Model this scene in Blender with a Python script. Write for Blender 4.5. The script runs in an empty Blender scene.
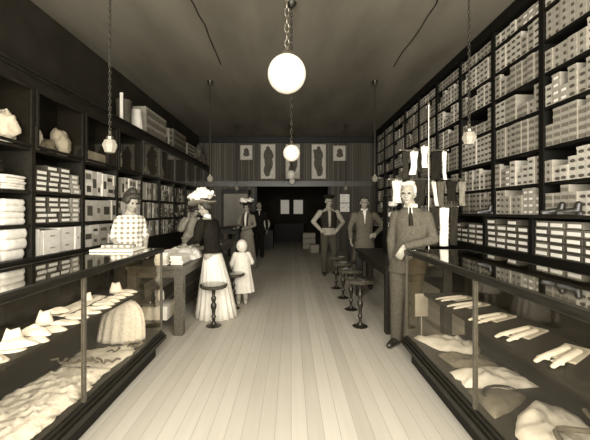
import bpy, bmesh, math, random
from mathutils import Vector, Matrix, noise
random.seed(7)
R = math.radians
scn = bpy.context.scene
col = scn.collection

# ------------------------------------------------------------------ camera, light, exposure
EYE = 1.42; F = 340.0
cam_d = bpy.data.cameras.new('camera'); cam = bpy.data.objects.new('camera', cam_d); col.objects.link(cam)
cam.location = (0, 0, EYE); cam.rotation_euler = (R(90), 0, 0)
cam_d.sensor_width = 36; cam_d.lens = 36*F/590
cam_d.shift_x = 4/590; cam_d.shift_y = -9/590
cam_d.clip_start = .05; cam_d.clip_end = 100
scn.camera = cam
w = bpy.data.worlds.new('world'); scn.world = w; w.use_nodes = True
w.node_tree.nodes['Background'].inputs[0].default_value = (1, .93, .82, 1)
w.node_tree.nodes['Background'].inputs[1].default_value = .12
scn.view_settings.view_transform = 'Standard'; scn.view_settings.look = 'None'
scn.view_settings.gamma = 1; scn.view_settings.use_curve_mapping = False
scn.view_settings.exposure = 0.0
def area(name, loc, rot, sx, sy, power, colr=(1, .98, .95)):
    d = bpy.data.lights.new(name, 'AREA'); d.shape = 'RECTANGLE'; d.size = sx; d.size_y = sy
    d.energy = power; d.color = colr
    o = bpy.data.objects.new(name, d); col.objects.link(o); o.location = loc; o.rotation_euler = rot
    return o
# daylight through the two shop-front windows behind the camera, and a little from the back room
area('shop_window_daylight', (-1.55, -.52, 2.0), (R(76), 0, R(-6)), 2.2, 2.4, 370)
area('shop_window_daylight', (1.55, -.52, 2.0), (R(76), 0, R(6)), 2.2, 2.4, 370)

# ------------------------------------------------------------------ materials
def g(v, t=1.0):
    l = ((v+.055)/1.055)**2.4 if v > .04 else v/12.92
    t *= 1+1.3*(1-v)
    return (l, l*(1-.07*t), l*(1-.21*t), 1)
def mat(name, v, rough=.7, v2=None, scale=8, spec=.3, metal=0, bump=0, stretch=None, emit=0, detail=3, coat=0, t=1.0):
    m = bpy.data.materials.new(name); m.use_nodes = True
    nt = m.node_tree; b = nt.nodes['Principled BSDF']
    b.inputs['Base Color'].default_value = g(v, t); b.inputs['Roughness'].default_value = rough
    b.inputs['Metallic'].default_value = metal; b.inputs['Specular IOR Level'].default_value = spec
    b.inputs['Coat Weight'].default_value = coat
    if v2 is not None or bump:
        tc = nt.nodes.new('ShaderNodeTexCoord'); mp = nt.nodes.new('ShaderNodeMapping')
        nt.links.new(tc.outputs['Object'], mp.inputs[0])
        if stretch: mp.inputs['Scale'].default_value = stretch
        n = nt.nodes.new('ShaderNodeTexNoise'); n.inputs['Scale'].default_value = scale; n.inputs['Detail'].default_value = detail
        nt.links.new(mp.outputs[0], n.inputs[0])
        if v2 is not None:
            r = nt.nodes.new('ShaderNodeValToRGB'); r.color_ramp.elements[0].position = .35; r.color_ramp.elements[1].position = .68
            r.color_ramp.elements[0].color = g(v, t); r.color_ramp.elements[1].color = g(v2, t)
            nt.links.new(n.outputs[0], r.inputs[0]); nt.links.new(r.outputs[0], b.inputs['Base Color'])
        if bump:
            bp = nt.nodes.new('ShaderNodeBump'); bp.inputs['Strength'].default_value = bump; bp.inputs['Distance'].default_value = .01
            nt.links.new(n.outputs[0], bp.inputs['Height']); nt.links.new(bp.outputs[0], b.inputs['Normal'])
    if emit:
        b.inputs['Emission Color'].default_value = g(v); b.inputs['Emission Strength'].default_value = emit
    return m
M = {}
M['dark'] = mat('dark_stained_wood', .11, .5, .16, 5, .25, stretch=(8, 1, 8))
M['darker'] = mat('black_stained_wood', .06, .55, .09, 5, .2, stretch=(8, 1, 8))
M['case'] = mat('case_wood', .09, .4, .14, 6, .3, stretch=(10, 1, 10))
M['wood'] = mat('table_wood', .27, .38, .35, 5, .45, stretch=(10, 1, 10))
M['panel'] = mat('grey_panel', .5, .6, .56, 3)
M['white'] = mat('white_cotton', .95, .9, .88, 14, .1, bump=.5)
M['lace'] = mat('white_lace', .96, .9, .86, 60, .1, bump=.5)
M['cream'] = mat('cream_card', .79, .8, .7, 10, .15)
M['greycard'] = mat('grey_card', .66, .8, .58, 10, .15)
M['darkcard'] = mat('dark_card', .27, .7, .34, 14, .2)
M['midcard'] = mat('brown_card', .48, .75, .4, 12, .2)
M['label'] = mat('paper_label', .93, .85)
M['ink'] = mat('printed_ink', .33, .8)
M['paper'] = mat('paper', .92, .85, .86, 9, .1)
M['black'] = mat('black_cloth', .09, .9, .13, 30, .1)
M['charcoal'] = mat('charcoal_cloth', .14, .9, .19, 30, .1)
M['suit'] = mat('grey_wool', .34, .92, .27, 60, .08, bump=.3)
M['suit2'] = mat('drab_wool', .4, .92, .33, 50, .08)
M['shirt'] = mat('work_shirt', .62, .9, .55, 20, .08)
M['trouser'] = mat('dark_trousers', .3, .9, .24, 40, .1)
M['skin'] = mat('skin', .6, .65, .53, 20, .25)
M['hair_dark'] = mat('dark_hair', .17, .55, .24, 60, .3, bump=.6)
M['hair_white'] = mat('white_hair', .82, .7, .7, 70, .2, bump=.8)
M['leather'] = mat('black_leather', .14, .35, .18, 20, .5)
M['skirt'] = mat('pale_skirt', .86, .9, .8, 30, .08, stretch=(3, 3, .6))
M['coatdress'] = mat('patterned_dress', .52, .9, .42, 90, .08)
M['childcoat'] = mat('pale_coat', .82, .92, .74, 30, .08, bump=.3)
M['feather'] = mat('white_feather', .97, .95, .9, 50, .1, bump=.5)
M['straw'] = mat('grey_felt', .62, .8, .5, 40, .1)
M['iron'] = mat('dark_iron', .22, .4, None, 8, .5, metal=.6)
M['brass'] = mat('tarnished_brass', .5, .35, .4, 20, .5, metal=.8)
M['steel'] = mat('nickel', .6, .3, None, 8, .5, metal=.9)
M['seat'] = mat('varnished_seat', .25, .2, .2, 6, .5, coat=.6, stretch=(6, 1, 6))
M['opal'] = mat('opal_glass', .8, .3, None, 8, .3, emit=.28)
M['opal_dim'] = mat('frosted_lamp_glass', .56, .25, None, 8, .5, emit=.0)
M['opal_far'] = mat('opal_glass_small', .8, .25, None, 8, .5, emit=.12)
M['pane_lit'] = mat('daylit_pane', .9, .4, .6, 30, .2, emit=.2)
M['photo'] = mat('print_ink_grey', .3, .8, .42, 30)
M['photo_pale'] = mat('print_paper', .86, .8, .74, 20)
M['plush'] = mat('grey_cloth', .5, .95, .4, 30, .05, bump=.4)
M['eye'] = mat('eye', .1, .3)
M['lips'] = mat('lips', .48, .6)
M['leg_iron'] = M['iron']
# thin pane glass: clear with a fresnel reflection, so daylight passes
def glass_mat(name, tint, boost):
    m = bpy.data.materials.new(name); m.use_nodes = True; nt = m.node_tree; nt.nodes.clear()
    o = nt.nodes.new('ShaderNodeOutputMaterial'); mx = nt.nodes.new('ShaderNodeMixShader')
    t = nt.nodes.new('ShaderNodeBsdfTransparent'); t.inputs[0].default_value = (tint, tint*.98, tint*.94, 1)
    gl = nt.nodes.new('ShaderNodeBsdfGlossy'); gl.inputs['Roughness'].default_value = .015; gl.inputs[0].default_value = (.95, .95, .92, 1)
    geo = nt.nodes.new('ShaderNodeNewGeometry')
    dt = nt.nodes.new('ShaderNodeVectorMath'); dt.operation = 'DOT_PRODUCT'; nt.links.new(geo.outputs['Incoming'], dt.inputs[0]); nt.links.new(geo.outputs['Normal'], dt.inputs[1])
    def mth(op, a, b_=None):
        k = nt.nodes.new('ShaderNodeMath'); k.operation = op
        nt.links.new(a, k.inputs[0]) if hasattr(a, 'is_linked') else setattr(k.inputs[0], 'default_value', a)
        if b_ is not None: nt.links.new(b_, k.inputs[1]) if hasattr(b_, 'is_linked') else setattr(k.inputs[1], 'default_value', b_)
        return k.outputs[0]
    c1 = mth('SUBTRACT', 1.0, mth('ABSOLUTE', dt.outputs['Value'])); fac = mth('ADD', mth('MULTIPLY', mth('POWER', c1, 5.0), 1-boost), boost)
    nt.links.new(fac, mx.inputs[0]); nt.links.new(t.outputs[0], mx.inputs[1]); nt.links.new(gl.outputs[0], mx.inputs[2])
    nt.links.new(mx.outputs[0], o.inputs[0]); return m
M['glass'] = glass_mat('pane_glass', .98, .02)
M['topglass'] = glass_mat('plate_glass_top', .95, .11)
# plaid blouse
def plaid():
    m = bpy.data.materials.new('plaid_cotton'); m.use_nodes = True; nt = m.node_tree; b = nt.nodes['Principled BSDF']
    b.inputs['Roughness'].default_value = .9; b.inputs['Specular IOR Level'].default_value = .1
    tc = nt.nodes.new('ShaderNodeTexCoord'); sep = nt.nodes.new('ShaderNodeSeparateXYZ'); nt.links.new(tc.outputs['Object'], sep.inputs[0])
    outs = []
    for ax in (0, 2):
        mu = nt.nodes.new('ShaderNodeMath'); mu.operation = 'MULTIPLY'; mu.inputs[1].default_value = 2*math.pi/.06
        nt.links.new(sep.outputs[ax], mu.inputs[0])
        s = nt.nodes.new('ShaderNodeMath'); s.operation = 'SINE'; nt.links.new(mu.outputs[0], s.inputs[0])
        k = nt.nodes.new('ShaderNodeMapRange'); k.inputs[1].default_value = -.1; k.inputs[2].default_value = .3
        nt.links.new(s.outputs[0], k.inputs[0]); outs.append(k)
    ad = nt.nodes.new('ShaderNodeMath'); nt.links.new(outs[0].outputs[0], ad.inputs[0]); nt.links.new(outs[1].outputs[0], ad.inputs[1])
    r = nt.nodes.new('ShaderNodeValToRGB'); e = r.color_ramp.elements
    e[0].color = g(.93); e[0].position = 0; e[1].position = 1; e[1].color = g(.5)
    x = e.new(.5); x.color = g(.72)
    dv = nt.nodes.new('ShaderNodeMath'); dv.operation = 'MULTIPLY'; dv.inputs[1].default_value = .5
    nt.links.new(ad.outputs[0], dv.inputs[0]); nt.links.new(dv.outputs[0], r.inputs[0]); nt.links.new(r.outputs[0], b.inputs['Base Color'])
    return m
M['plaid'] = plaid()
# boards: floor (along Y) and beadboard (vertical)
def boards(name, axis, width, v1, v2, gap, rough, spec=.3, gapw=.035, wear=.0):
    m = bpy.data.materials.new(name); m.use_nodes = True; nt = m.node_tree; b = nt.nodes['Principled BSDF']
    b.inputs['Roughness'].default_value = rough; b.inputs['Specular IOR Level'].default_value = spec
    tc = nt.nodes.new('ShaderNodeTexCoord'); sep = nt.nodes.new('ShaderNodeSeparateXYZ'); nt.links.new(tc.outputs['Object'], sep.inputs[0])
    d = nt.nodes.new('ShaderNodeMath'); d.operation = 'DIVIDE'; d.inputs[1].default_value = width; nt.links.new(sep.outputs[axis], d.inputs[0])
    fl = nt.nodes.new('ShaderNodeMath'); fl.operation = 'FLOOR'; nt.links.new(d.outputs[0], fl.inputs[0])
    fr = nt.nodes.new('ShaderNodeMath'); fr.operation = 'FRACT'; nt.links.new(d.outputs[0], fr.inputs[0])
    wn = nt.nodes.new('ShaderNodeTexWhiteNoise'); wn.noise_dimensions = '1D'; nt.links.new(fl.outputs[0], wn.inputs['W'])
    mp = nt.nodes.new('ShaderNodeMapping'); nt.links.new(tc.outputs['Object'], mp.inputs[0])
    mp.inputs['Scale'].default_value = (14, .8, 1) if axis == 0 and wear else (10, 10, .8)
    n = nt.nodes.new('ShaderNodeTexNoise'); n.inputs['Scale'].default_value = 1.5; n.inputs['Detail'].default_value = 4; nt.links.new(mp.outputs[0], n.inputs[0])
    n2 = nt.nodes.new('ShaderNodeTexNoise'); n2.inputs['Scale'].default_value = 1.1; n2.inputs['Detail'].default_value = 3; nt.links.new(tc.outputs['Object'], n2.inputs[0])
    a1 = nt.nodes.new('ShaderNodeMath'); a1.operation = 'MULTIPLY_ADD'; a1.inputs[1].default_value = .5; nt.links.new(wn.outputs[0], a1.inputs[0])
    s1 = nt.nodes.new('ShaderNodeMath'); s1.operation = 'MULTIPLY'; s1.inputs[1].default_value = .5; nt.links.new(n.outputs[0], s1.inputs[0]); nt.links.new(s1.outputs[0], a1.inputs[2])
    a2 = nt.nodes.new('ShaderNodeMath'); a2.operation = 'MULTIPLY_ADD'; a2.inputs[1].default_value = wear+.15; nt.links.new(n2.outputs[0], a2.inputs[0]); nt.links.new(a1.outputs[0], a2.inputs[2])
    r = nt.nodes.new('ShaderNodeValToRGB'); r.color_ramp.elements[0].position = .2; r.color_ramp.elements[1].position = .95
    r.color_ramp.elements[0].color = g(v1); r.color_ramp.elements[1].color = g(v2); nt.links.new(a2.outputs[0], r.inputs[0])
    lt = nt.nodes.new('ShaderNodeMath'); lt.operation = 'LESS_THAN'; lt.inputs[1].default_value = gapw; nt.links.new(fr.outputs[0], lt.inputs[0])
    mx = nt.nodes.new('ShaderNodeMix'); mx.data_type = 'RGBA'; nt.links.new(lt.outputs[0], mx.inputs[0]); nt.links.new(r.outputs[0], mx.inputs[6]); mx.inputs[7].default_value = g(gap)
    nt.links.new(mx.outputs[2], b.inputs['Base Color'])
    bp = nt.nodes.new('ShaderNodeBump'); bp.inputs['Strength'].default_value = .4; bp.inputs['Distance'].default_value = .004; bp.invert = True
    nt.links.new(lt.outputs[0], bp.inputs['Height']); nt.links.new(bp.outputs[0], b.inputs['Normal'])
    return m
M['floor'] = boards('floor_boards', 0, .105, .61, .7, .54, .6, .2, .03, .35)
M['bead'] = boards('beadboard', 0, .085, .27, .42, .1, .6, .2, .12)
M['ceiling'] = mat('ceiling_plaster', .50, .85, .42, 1.2, .1, detail=5, stretch=(1.4, .35, 1))
M['wall'] = mat('dark_wall', .2, .85, .16, 2, .1)

# ------------------------------------------------------------------ mesh helpers
class MB:
    def __init__(s): s.v = []; s.f = []; s.m = []; s.T = Matrix.Identity(4)
    def add(s, vs, fs, mi=0):
        n = len(s.v); s.v += [s.T @ Vector(p) for p in vs]; s.f += [[n+i for i in f] for f in fs]; s.m += [mi]*len(fs)
    def box(s, c, d, mi=0, rz=0, rx=0, ry=0, taper=1):
        x, y, z = d[0]/2, d[1]/2, d[2]/2
        E = Matrix.Translation(c) @ Matrix.Rotation(rz, 4, 'Z') @ Matrix.Rotation(ry, 4, 'Y') @ Matrix.Rotation(rx, 4, 'X')
        vs = [E @ Vector((i*x*(taper if k > 0 else 1), j*y*(taper if k > 0 else 1), k*z)) for k in (-1, 1) for i, j in ((-1, -1), (1, -1), (1, 1), (-1, 1))]
        s.add(vs, [(3, 2, 1, 0), (4, 5, 6, 7), (0, 1, 5, 4), (1, 2, 6, 5), (2, 3, 7, 6), (3, 0, 4, 7)], mi)
        return s
    def span(s, a, b, mi=0):
        return s.box([(a[i]+b[i])/2 for i in range(3)], [abs(b[i]-a[i]) for i in range(3)], mi)
    def rings(s, rs, mi=0, cap=True):
        n = len(rs[0]); vs = [p for r in rs for p in r]; fs = []
        for i in range(len(rs)-1):
            for j in range(n):
                k = (j+1) % n; fs.append((i*n+j, i*n+k, (i+1)*n+k, (i+1)*n+j))
        if cap: fs.append(tuple(range(n-1, -1, -1))); fs.append(tuple((len(rs)-1)*n+j for j in range(n)))
        s.add(vs, fs, mi); return s
    def lathe(s, prof, c=(0, 0, 0), mi=0, n=24, cap=True):
        return s.rings([[(c[0]+r*math.cos(2*math.pi*j/n), c[1]+r*math.sin(2*math.pi*j/n), c[2]+z) for j in range(n)] for r, z in prof], mi, cap)
    def loft(s, rs, mi=0, n=28, pleat=0, amp=0, ph=0):
        # rs: (cx, cy, z, rx, ry[, pleat amplitude])
        out = []
        for r in rs:
            a = r[5] if len(r) > 5 else 0
            out.append([(r[0]+r[3]*(1+a*math.sin(pleat*2*math.pi*j/n+ph))*math.cos(2*math.pi*j/n), r[1]+r[4]*(1+a*math.sin(pleat*2*math.pi*j/n+ph))*math.sin(2*math.pi*j/n), r[2]) for j in range(n)])
        return s.rings(out, mi)
    def ball(s, c, r, mi=0, n=14, m=8, rot=None):
        if not hasattr(r, '__len__'): r = (r, r, r)
        c = Vector(c); vs = []; fs = []
        for i in range(1, m):
            t = math.pi*i/m
            for j in range(n):
                p = 2*math.pi*j/n
                q = Vector((r[0]*math.sin(t)*math.cos(p), r[1]*math.sin(t)*math.sin(p), -r[2]*math.cos(t)))
                if rot: q = rot @ q
                vs.append(c+q)
        for q in (Vector((0, 0, -r[2])), Vector((0, 0, r[2]))): vs.append(c+(rot @ q if rot else q))
        a, b = len(vs)-2, len(vs)-1
        for i in range(m-2):
            for j in range(n):
                k = (j+1) % n; fs.append((i*n+j, i*n+k, (i+1)*n+k, (i+1)*n+j))
        for j in range(n):
            k = (j+1) % n; fs.append((a, k, j)); fs.append((b, (m-2)*n+j, (m-2)*n+k))
        s.add(vs, fs, mi); return s
    def seg(s, a, b, ra, rb, mi=0, n=10, flat=1, side=None, cap=True):
        a, b = Vector(a), Vector(b); d = (b-a)
        if d.length < 1e-6: return s
        d.normalize(); u = Vector(side) if side else (Vector((0, 0, 1)) if abs(d.z) < .9 else Vector((0, 1, 0)))
        x = u.cross(d).normalized(); y = d.cross(x)
        rg = [[p+x*r*math.cos(2*math.pi*j/n)+y*r*flat*math.sin(2*math.pi*j/n) for j in range(n)] for p, r in ((a, ra), (b, rb))]
        return s.rings(rg, mi, cap)
    def chain(s, pts, rad, mi=0, n=12, balls=True):
        for i in range(len(pts)-1): s.seg(pts[i], pts[i+1], rad[i], rad[i+1], mi, n)
        if balls:
            for p, r in zip(pts, rad): s.ball(p, r, mi, 12, 8)
        return s
    def tube(s, pts, r, mi=0, n=8):
        P = [Vector(p) for p in pts]; rs = []
        for i, p in enumerate(P):
            d = (P[min(i+1, len(P)-1)]-P[max(i-1, 0)]).normalized(); u = Vector((0, 0, 1)) if abs(d.z) < .9 else Vector((0, 1, 0))
            x = u.cross(d).normalized(); y = d.cross(x)
            rs.append([p+x*r*math.cos(2*math.pi*j/n)+y*r*math.sin(2*math.pi*j/n) for j in range(n)])
        return s.rings(rs, mi)
    def prism(s, poly, y0, y1, mi=0):     # polygon in XZ pushed along Y
        n = len(poly); vs = [(x, y0, z) for x, z in poly]+[(x, y1, z) for x, z in poly]
        s.add(vs, [tuple(range(n)), tuple(range(2*n-1, n-1, -1))]+[((i+1) % n, i, n+i, n+(i+1) % n) for i in range(n)], mi); return s
    def mesh(s, name, mats, smooth=False):
        me = bpy.data.meshes.new(name); me.from_pydata([tuple(v) for v in s.v], [], s.f)
        for m in (mats if isinstance(mats, (list, tuple)) else [mats]): me.materials.append(M[m] if isinstance(m, str) else m)
        for p, i in zip(me.polygons, s.m): p.material_index = i
        bm = bmesh.new(); bm.from_mesh(me); bmesh.ops.recalc_face_normals(bm, faces=bm.faces); bm.to_mesh(me); bm.free()
        if smooth:
            me.shade_smooth()
            if smooth != 'all': me.set_sharp_from_angle(angle=R(40))
        return me
    def build(s, name, mats, parent=None, loc=(0, 0, 0), rz=0, smooth=False, bevel=0):
        o = bpy.data.objects.new(name, s.mesh(name, mats, smooth)); col.objects.link(o)
        o.location = loc; o.rotation_euler = (0, 0, rz)
        if parent: o.parent = parent
        if bevel:
            b = o.modifiers.new('bevel', 'BEVEL'); b.width = bevel; b.segments = 2; b.limit_method = 'ANGLE'
        return o
def remesh(mb, name, mats, parent, voxel=.01, smooth=2):
    tmp = bpy.data.objects.new('tmp', mb.mesh('tmp', 'dark')); col.objects.link(tmp)
    r = tmp.modifiers.new('r', 'REMESH'); r.mode = 'VOXEL'; r.voxel_size = voxel
    if smooth:
        q = tmp.modifiers.new('s', 'SMOOTH'); q.iterations = smooth; q.factor = .5
    dg = bpy.context.evaluated_depsgraph_get(); me = bpy.data.meshes.new_from_object(tmp.evaluated_get(dg))
    me.name = name; me.materials.clear(); me.materials.append(M[mats]); me.shade_smooth()
    bpy.data.objects.remove(tmp)
    o = bpy.data.objects.new(name, me); col.objects.link(o)
    if parent: o.parent = parent
    return o
def tag(o, label, cat, group=None, kind=None):
    o['label'] = label
    if cat: o['category'] = cat
    if group: o['group'] = group
    if kind: o['kind'] = kind
    return o
def struct(o, label=None, cat=None):
    o['kind'] = 'structure'
    if label: o['label'] = label
    if cat: o['category'] = cat
    return o
def thing(name, label, cat, loc=(0, 0, 0), rz=0, group=None):
    o = bpy.data.objects.new(name, None); col.objects.link(o); o.empty_display_size = .1
    o.location = loc; o.rotation_euler = (0, 0, rz); return tag(o, label, cat, group)
def dup(root, loc, rz=None, label=None, group=None, scale=None):
    r = root.copy(); col.objects.link(r); r.location = loc
    if rz is not None: r.rotation_euler = (0, 0, rz)
    if scale: r.scale = scale
    if label: r['label'] = label
    if group: r['group'] = group
    for ch in list(root.children):
        c = ch.copy(); col.objects.link(c); c.parent = r
        for gg in ch.children:
            d = gg.copy(); col.objects.link(d); d.parent = c
    return r
def X(px, Y): return (px-291)*Y/F
def Z(py, Y): return EYE-(py-211)*Y/F
ORD = ['zero', 'first', 'second', 'third', 'fourth', 'fifth', 'sixth', 'seventh', 'eighth', 'ninth', 'tenth', 'eleventh', 'twelfth', 'thirteenth']

# ------------------------------------------------------------------ the room
XL, XR, HC, YF, YP, YB = -3.24, 3.2, 4.04, -.85, 12.0, 18.0
struct(MB().span((XL, YF, -.1), (XR, YB, 0)).build('floor', 'floor'), 'worn pale floorboards running the length of the shop', 'floor')
struct(MB().span((XL-.15, YF, HC), (XR+.15, YB, HC+.1)).build('ceiling', 'ceiling'), 'high smoke-darkened plaster ceiling over the whole shop', 'ceiling')
struct(MB().span((XL-.15, YF, 0), (XL, YB, HC)).build('wall_left', 'wall'))
struct(MB().span((XR, YF, 0), (XR+.15, YB, HC)).build('wall_right', 'wall'))
b = MB()
b.span((XL, YB-.12, 0), (-.58, YB, HC)); b.span((.66, YB-.12, 0), (XR, YB, HC))
b.span((-.58, YB-.12, 0), (.66, YB, 1.24)); b.span((-.58, YB-.12, 2.03), (.66, YB, HC)); b.span((-.08, YB-.12, 1.24), (.12, YB, 2.03))
struct(b.build('wall_back', 'wall'))
b = MB()      # shop-front wall behind the camera, two large window openings
b.span((XL, YF, 0), (XR, YF+.15, .5)); b.span((XL, YF, 3.5), (XR, YF+.15, HC))
for a, c in ((XL, -2.8), (-.35, .35), (2.8, XR)): b.span((a, YF, .5), (c, YF+.15, 3.5))
struct(b.build('wall_front', 'wall'))
# partition with the opening to the back room
OL, OR, OZ = -1.2, 1.31, 2.28
b = MB(); y0, y1 = YP, YP+.1
b.span((XL, y0, 0), (OL, y1, HC)); b.span((OL, y0, OZ), (OR, y1, HC))
b.span((OR, y0, 0), (1.7, y1, HC)); b.span((2.1, y0, 0), (XR, y1, HC)); b.span((1.7, y0, 0), (2.1, y1, 1.36)); b.span((1.7, y0, 2.05), (2.1, y1, HC))
struct(b.build('wall_partition', 'bead'), 'dark vertical boarded wall with a wide opening to the back room', 'wall')
struct(MB().span((XL, YP-.05, OZ), (XR, YP, OZ+.2)).build('trim_1', 'wood', bevel=.006), 'long horizontal header board above the back opening', 'trim')
struct(MB().span((XL, YP-.08, HC-.22), (XR, YP, HC)).build('trim_2', 'dark', bevel=.006), 'dark board where the back wall meets the ceiling', 'trim')
b = MB(); b.span((OL-.09, YP-.03, 0), (OL, YP, OZ)); b.span((OR, YP-.03, 0), (OR+.09, YP, OZ))
struct(b.build('trim_3', 'dark'))
def window(n, x0, x1, z0, z1, y, label, muntin=True):
    f = MB(); t = .035
    f.span((x0-t, y-.04, z0-t), (x0, y+.02, z1+t)); f.span((x1, y-.04, z0-t), (x1+t, y+.02, z1+t))
    f.span((x0, y-.04, z0-t), (x1, y+.02, z0)); f.span((x0, y-.04, z1), (x1, y+.02, z1+t))
    if muntin: f.span((x0, y-.03, (z0+z1)/2-.012), (x1, y+.01, (z0+z1)/2+.012))
    o = struct(f.build('window_%d' % n, 'dark'), label, 'window')
    MB().span((x0, y-.005, z0), (x1, y+.005, z1)).build('window_pane', 'pane_lit', o)
window(1, 1.73, 2.07, 1.39, 2.02, YP+.05, 'small bright window in the boarded wall right of the opening')
window(2, -.54, -.1, 1.27, 2.0, YB-.06, 'left of two bright far windows at the end of the back room', False)
window(3, .14, .62, 1.27, 2.0, YB-.06, 'right of two far windows at the end of the back room', False)

# ------------------------------------------------------------------ right-hand wall shelving
BAY = .914
RX = 2.8; RP = [3.81+BAY*k for k in range(-4, 9)]      # uprights
RZ = [1.38, 1.74, 2.13, 2.57, 2.95, 3.31, 3.67]          # tops of shelf boards
t = thing('wall_shelving', 'tall black-stained shelving covering the right-hand wall up to the ceiling', 'shelving', (RX, 0, 0))
def upr(x0, x1, y, z0, z1, nm='upright', mt='darker', w=.075): MB().span((x0-t.location.x, y-w/2, z0), (x1-t.location.x, y+w/2, z1)).build(nm, mt, t)
for y in RP: upr(RX, RX+.38, y, 1.38, HC-.005)
for z in RZ: MB().span((.01, RP[0], z-.035), (.38, RP[-1], z-.003)).build('shelf_board', 'darker', t)
MB().span((.35, RP[0], 0), (.39, RP[-1], HC-.01)).build('back_panel', 'darker', t)
MB().span((-.02, RP[0], HC-.16), (.35, RP[-1], HC-.004)).build('cornice', 'darker', t)
LX = 2.68
for y in RP: upr(LX, RX+.35, y, .9, 1.345, 'upright', 'darker', .06)
MB().span((-.15, RP[0], 1.345), (.36, RP[-1], 1.377)).build('ledge', 'dark', t, bevel=.004)
MB().span((-.13, RP[0], .9), (.35, RP[-1], .935)).build('shelf_board', 'darker', t)
MB().span((-.13, RP[0], .06), (.35, RP[-1], .9)).build('base_cabinet', 'darker', t)
MB().span((-.1, RP[0], 0), (.34, RP[-1], .06)).build('plinth', 'darker', t)

# shoe boxes
def box_mesh(name, w_, h_, d_, mts, style):
    # front faces -X ; origin bottom centre of the front face
    m = MB(); m.span((0, -w_/2, 0), (d_, w_/2, h_-.022)); m.span((-.003, -w_/2-.002, h_-.024), (d_, w_/2+.002, h_))
    return m.mesh(name, mts[0])
def label_mesh(style, w_, h_):
    m = MB(); zc = (h_-.022)/2
    if style == 0:      # oval dark label
        m.rings([[(-.0005, .33*w_*math.cos(a), zc+.3*(h_-.02)*math.sin(a)) for a in [i*math.pi/6 for i in range(12)]], [(-.003, .33*w_*math.cos(a), zc+.3*(h_-.02)*math.sin(a)) for a in [i*math.pi/6 for i in range(12)]]])
    elif style == 1: m.span((-.003, -.27*w_, zc-.012), (-.0005, .27*w_, zc+.014))
    elif style == 2: m.span((-.003, -.16*w_, zc-.016), (-.0005, .16*w_, zc+.016))
    else: m.span((-.003, -.4*w_, zc-.019), (-.0005, .4*w_, zc+.019))
    return m
BW, BH, BD = .104, .078, .28
kinds = []
for st, body, lab in ((0, 'cream', 'ink'), (1, 'cream', 'ink'), (2, 'greycard', 'ink'), (3, 'greycard', 'midcard'), (0, 'greycard', 'ink'), (1, 'greycard', 'label')):
    kinds.append((st, body, lab, box_mesh('shoe_box', BW, BH, BD, [body], st), label_mesh(st, BW, BH)))
LABM = [k[4].mesh('box_label', k[2]) for k in kinds]
desc = ['cream shoe box with dark oval label', 'cream shoe box with dark strip label', 'grey shoe box with small dark label', 'grey shoe box with broad brown label', 'grey shoe box with dark oval label', 'grey shoe box with pale label']
cells = []
rr = random.Random(3)
for bay in range(len(RP)-1):
    ya = RP[bay]+.035; yb = RP[bay+1]-.035
    n = 8; pitch = (yb-ya)/n
    for row, z in enumerate(RZ):
        top = (RZ[row+1]-.04 if row < 6 else HC-.17)-z
        mx = int(top/(BH+.001)); base_kind = rr.randrange(6); cnt = mx
        for c in range(n):
            if rr.random() < .3: base_kind = rr.randrange(6)
            if rr.random() < .45: cnt = max(2 if row else 1, min(mx, mx-rr.choice([0, 0, 0, 1, 1, 2])))
            yc = ya+pitch*(c+.5); dx = rr.uniform(0, .02)
            for k in range(cnt): cells.append((bay, row, c, k, yc, z, dx, base_kind))
vis = [c for c in cells if 3.16 < c[4]]
vis.sort(key=lambda c: c[4]); ids = set(c[:4] for c in vis[:300])
# ordinals of columns are counted towards the back of the shop, rows up from the ledge
BAYN = {4: 'second shelving bay back', 3: 'nearest shelving bay', 5: 'third shelving bay back', 2: 'front bay'}
stuff = MB(); SM = ['cream', 'greycard', 'midcard', 'ink']; protos = {}
for (bay, row, c, k, yc, z, dx, kd) in cells:
    if (bay, row, c, k) in ids:
        lab = '%s, %s shelf up, %s stack back, %s from bottom, %s' % (desc[kd].split(' with')[0]+' with'+desc[kd].split(' with')[1].replace(' label', ''), ORD[row+1], ORD[c+1], ORD[k+1], BAYN[bay].replace(' shelving', ''))
        words = lab.split()
        if len(words) > 16: lab = '%s, %s shelf up, %s stack back, %s from bottom, %s' % (' '.join(desc[kd].split()[:3]), ORD[row+1], ORD[c+1], ORD[k+1], BAYN[bay].replace(' shelving', ''))
        o = bpy.data.objects.new('shoe_box', kinds[kd][3]); col.objects.link(o)
        o.location = (RX+.015+dx, yc, z-.002+k*(BH+.0005)); tag(o, lab, 'shoe box', 'shoe boxes stacked on the right-hand wall shelves')
        l = bpy.data.objects.new('box_label', LABM[kd]); col.objects.link(l); l.parent = o
    else:
        x = RX+.015+dx; zz = z-.002+k*(BH+.0005); st, body, labm = kinds[kd][:3]; bi = 0 if body == 'cream' else 1
        stuff.span((x, yc-BW/2, zz), (x+BD, yc+BW/2, zz+BH-.02), bi); stuff.span((x-.003, yc-BW/2-.002, zz+BH-.024), (x+.05, yc+BW/2+.002, zz+BH), bi)
        w2 = (.3, .27, .16, .4, .3, .27)[kd]*BW
        stuff.span((x-.003, yc-w2, zz+.02), (x-.0005, yc+w2, zz+.05), 2 if kd in (3,) else 3)
tag(stuff.build('shoe_boxes', SM), 'rows of small shoe boxes filling the farther bays of the right-hand shelves', 'shoe boxes', kind='stuff')
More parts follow.
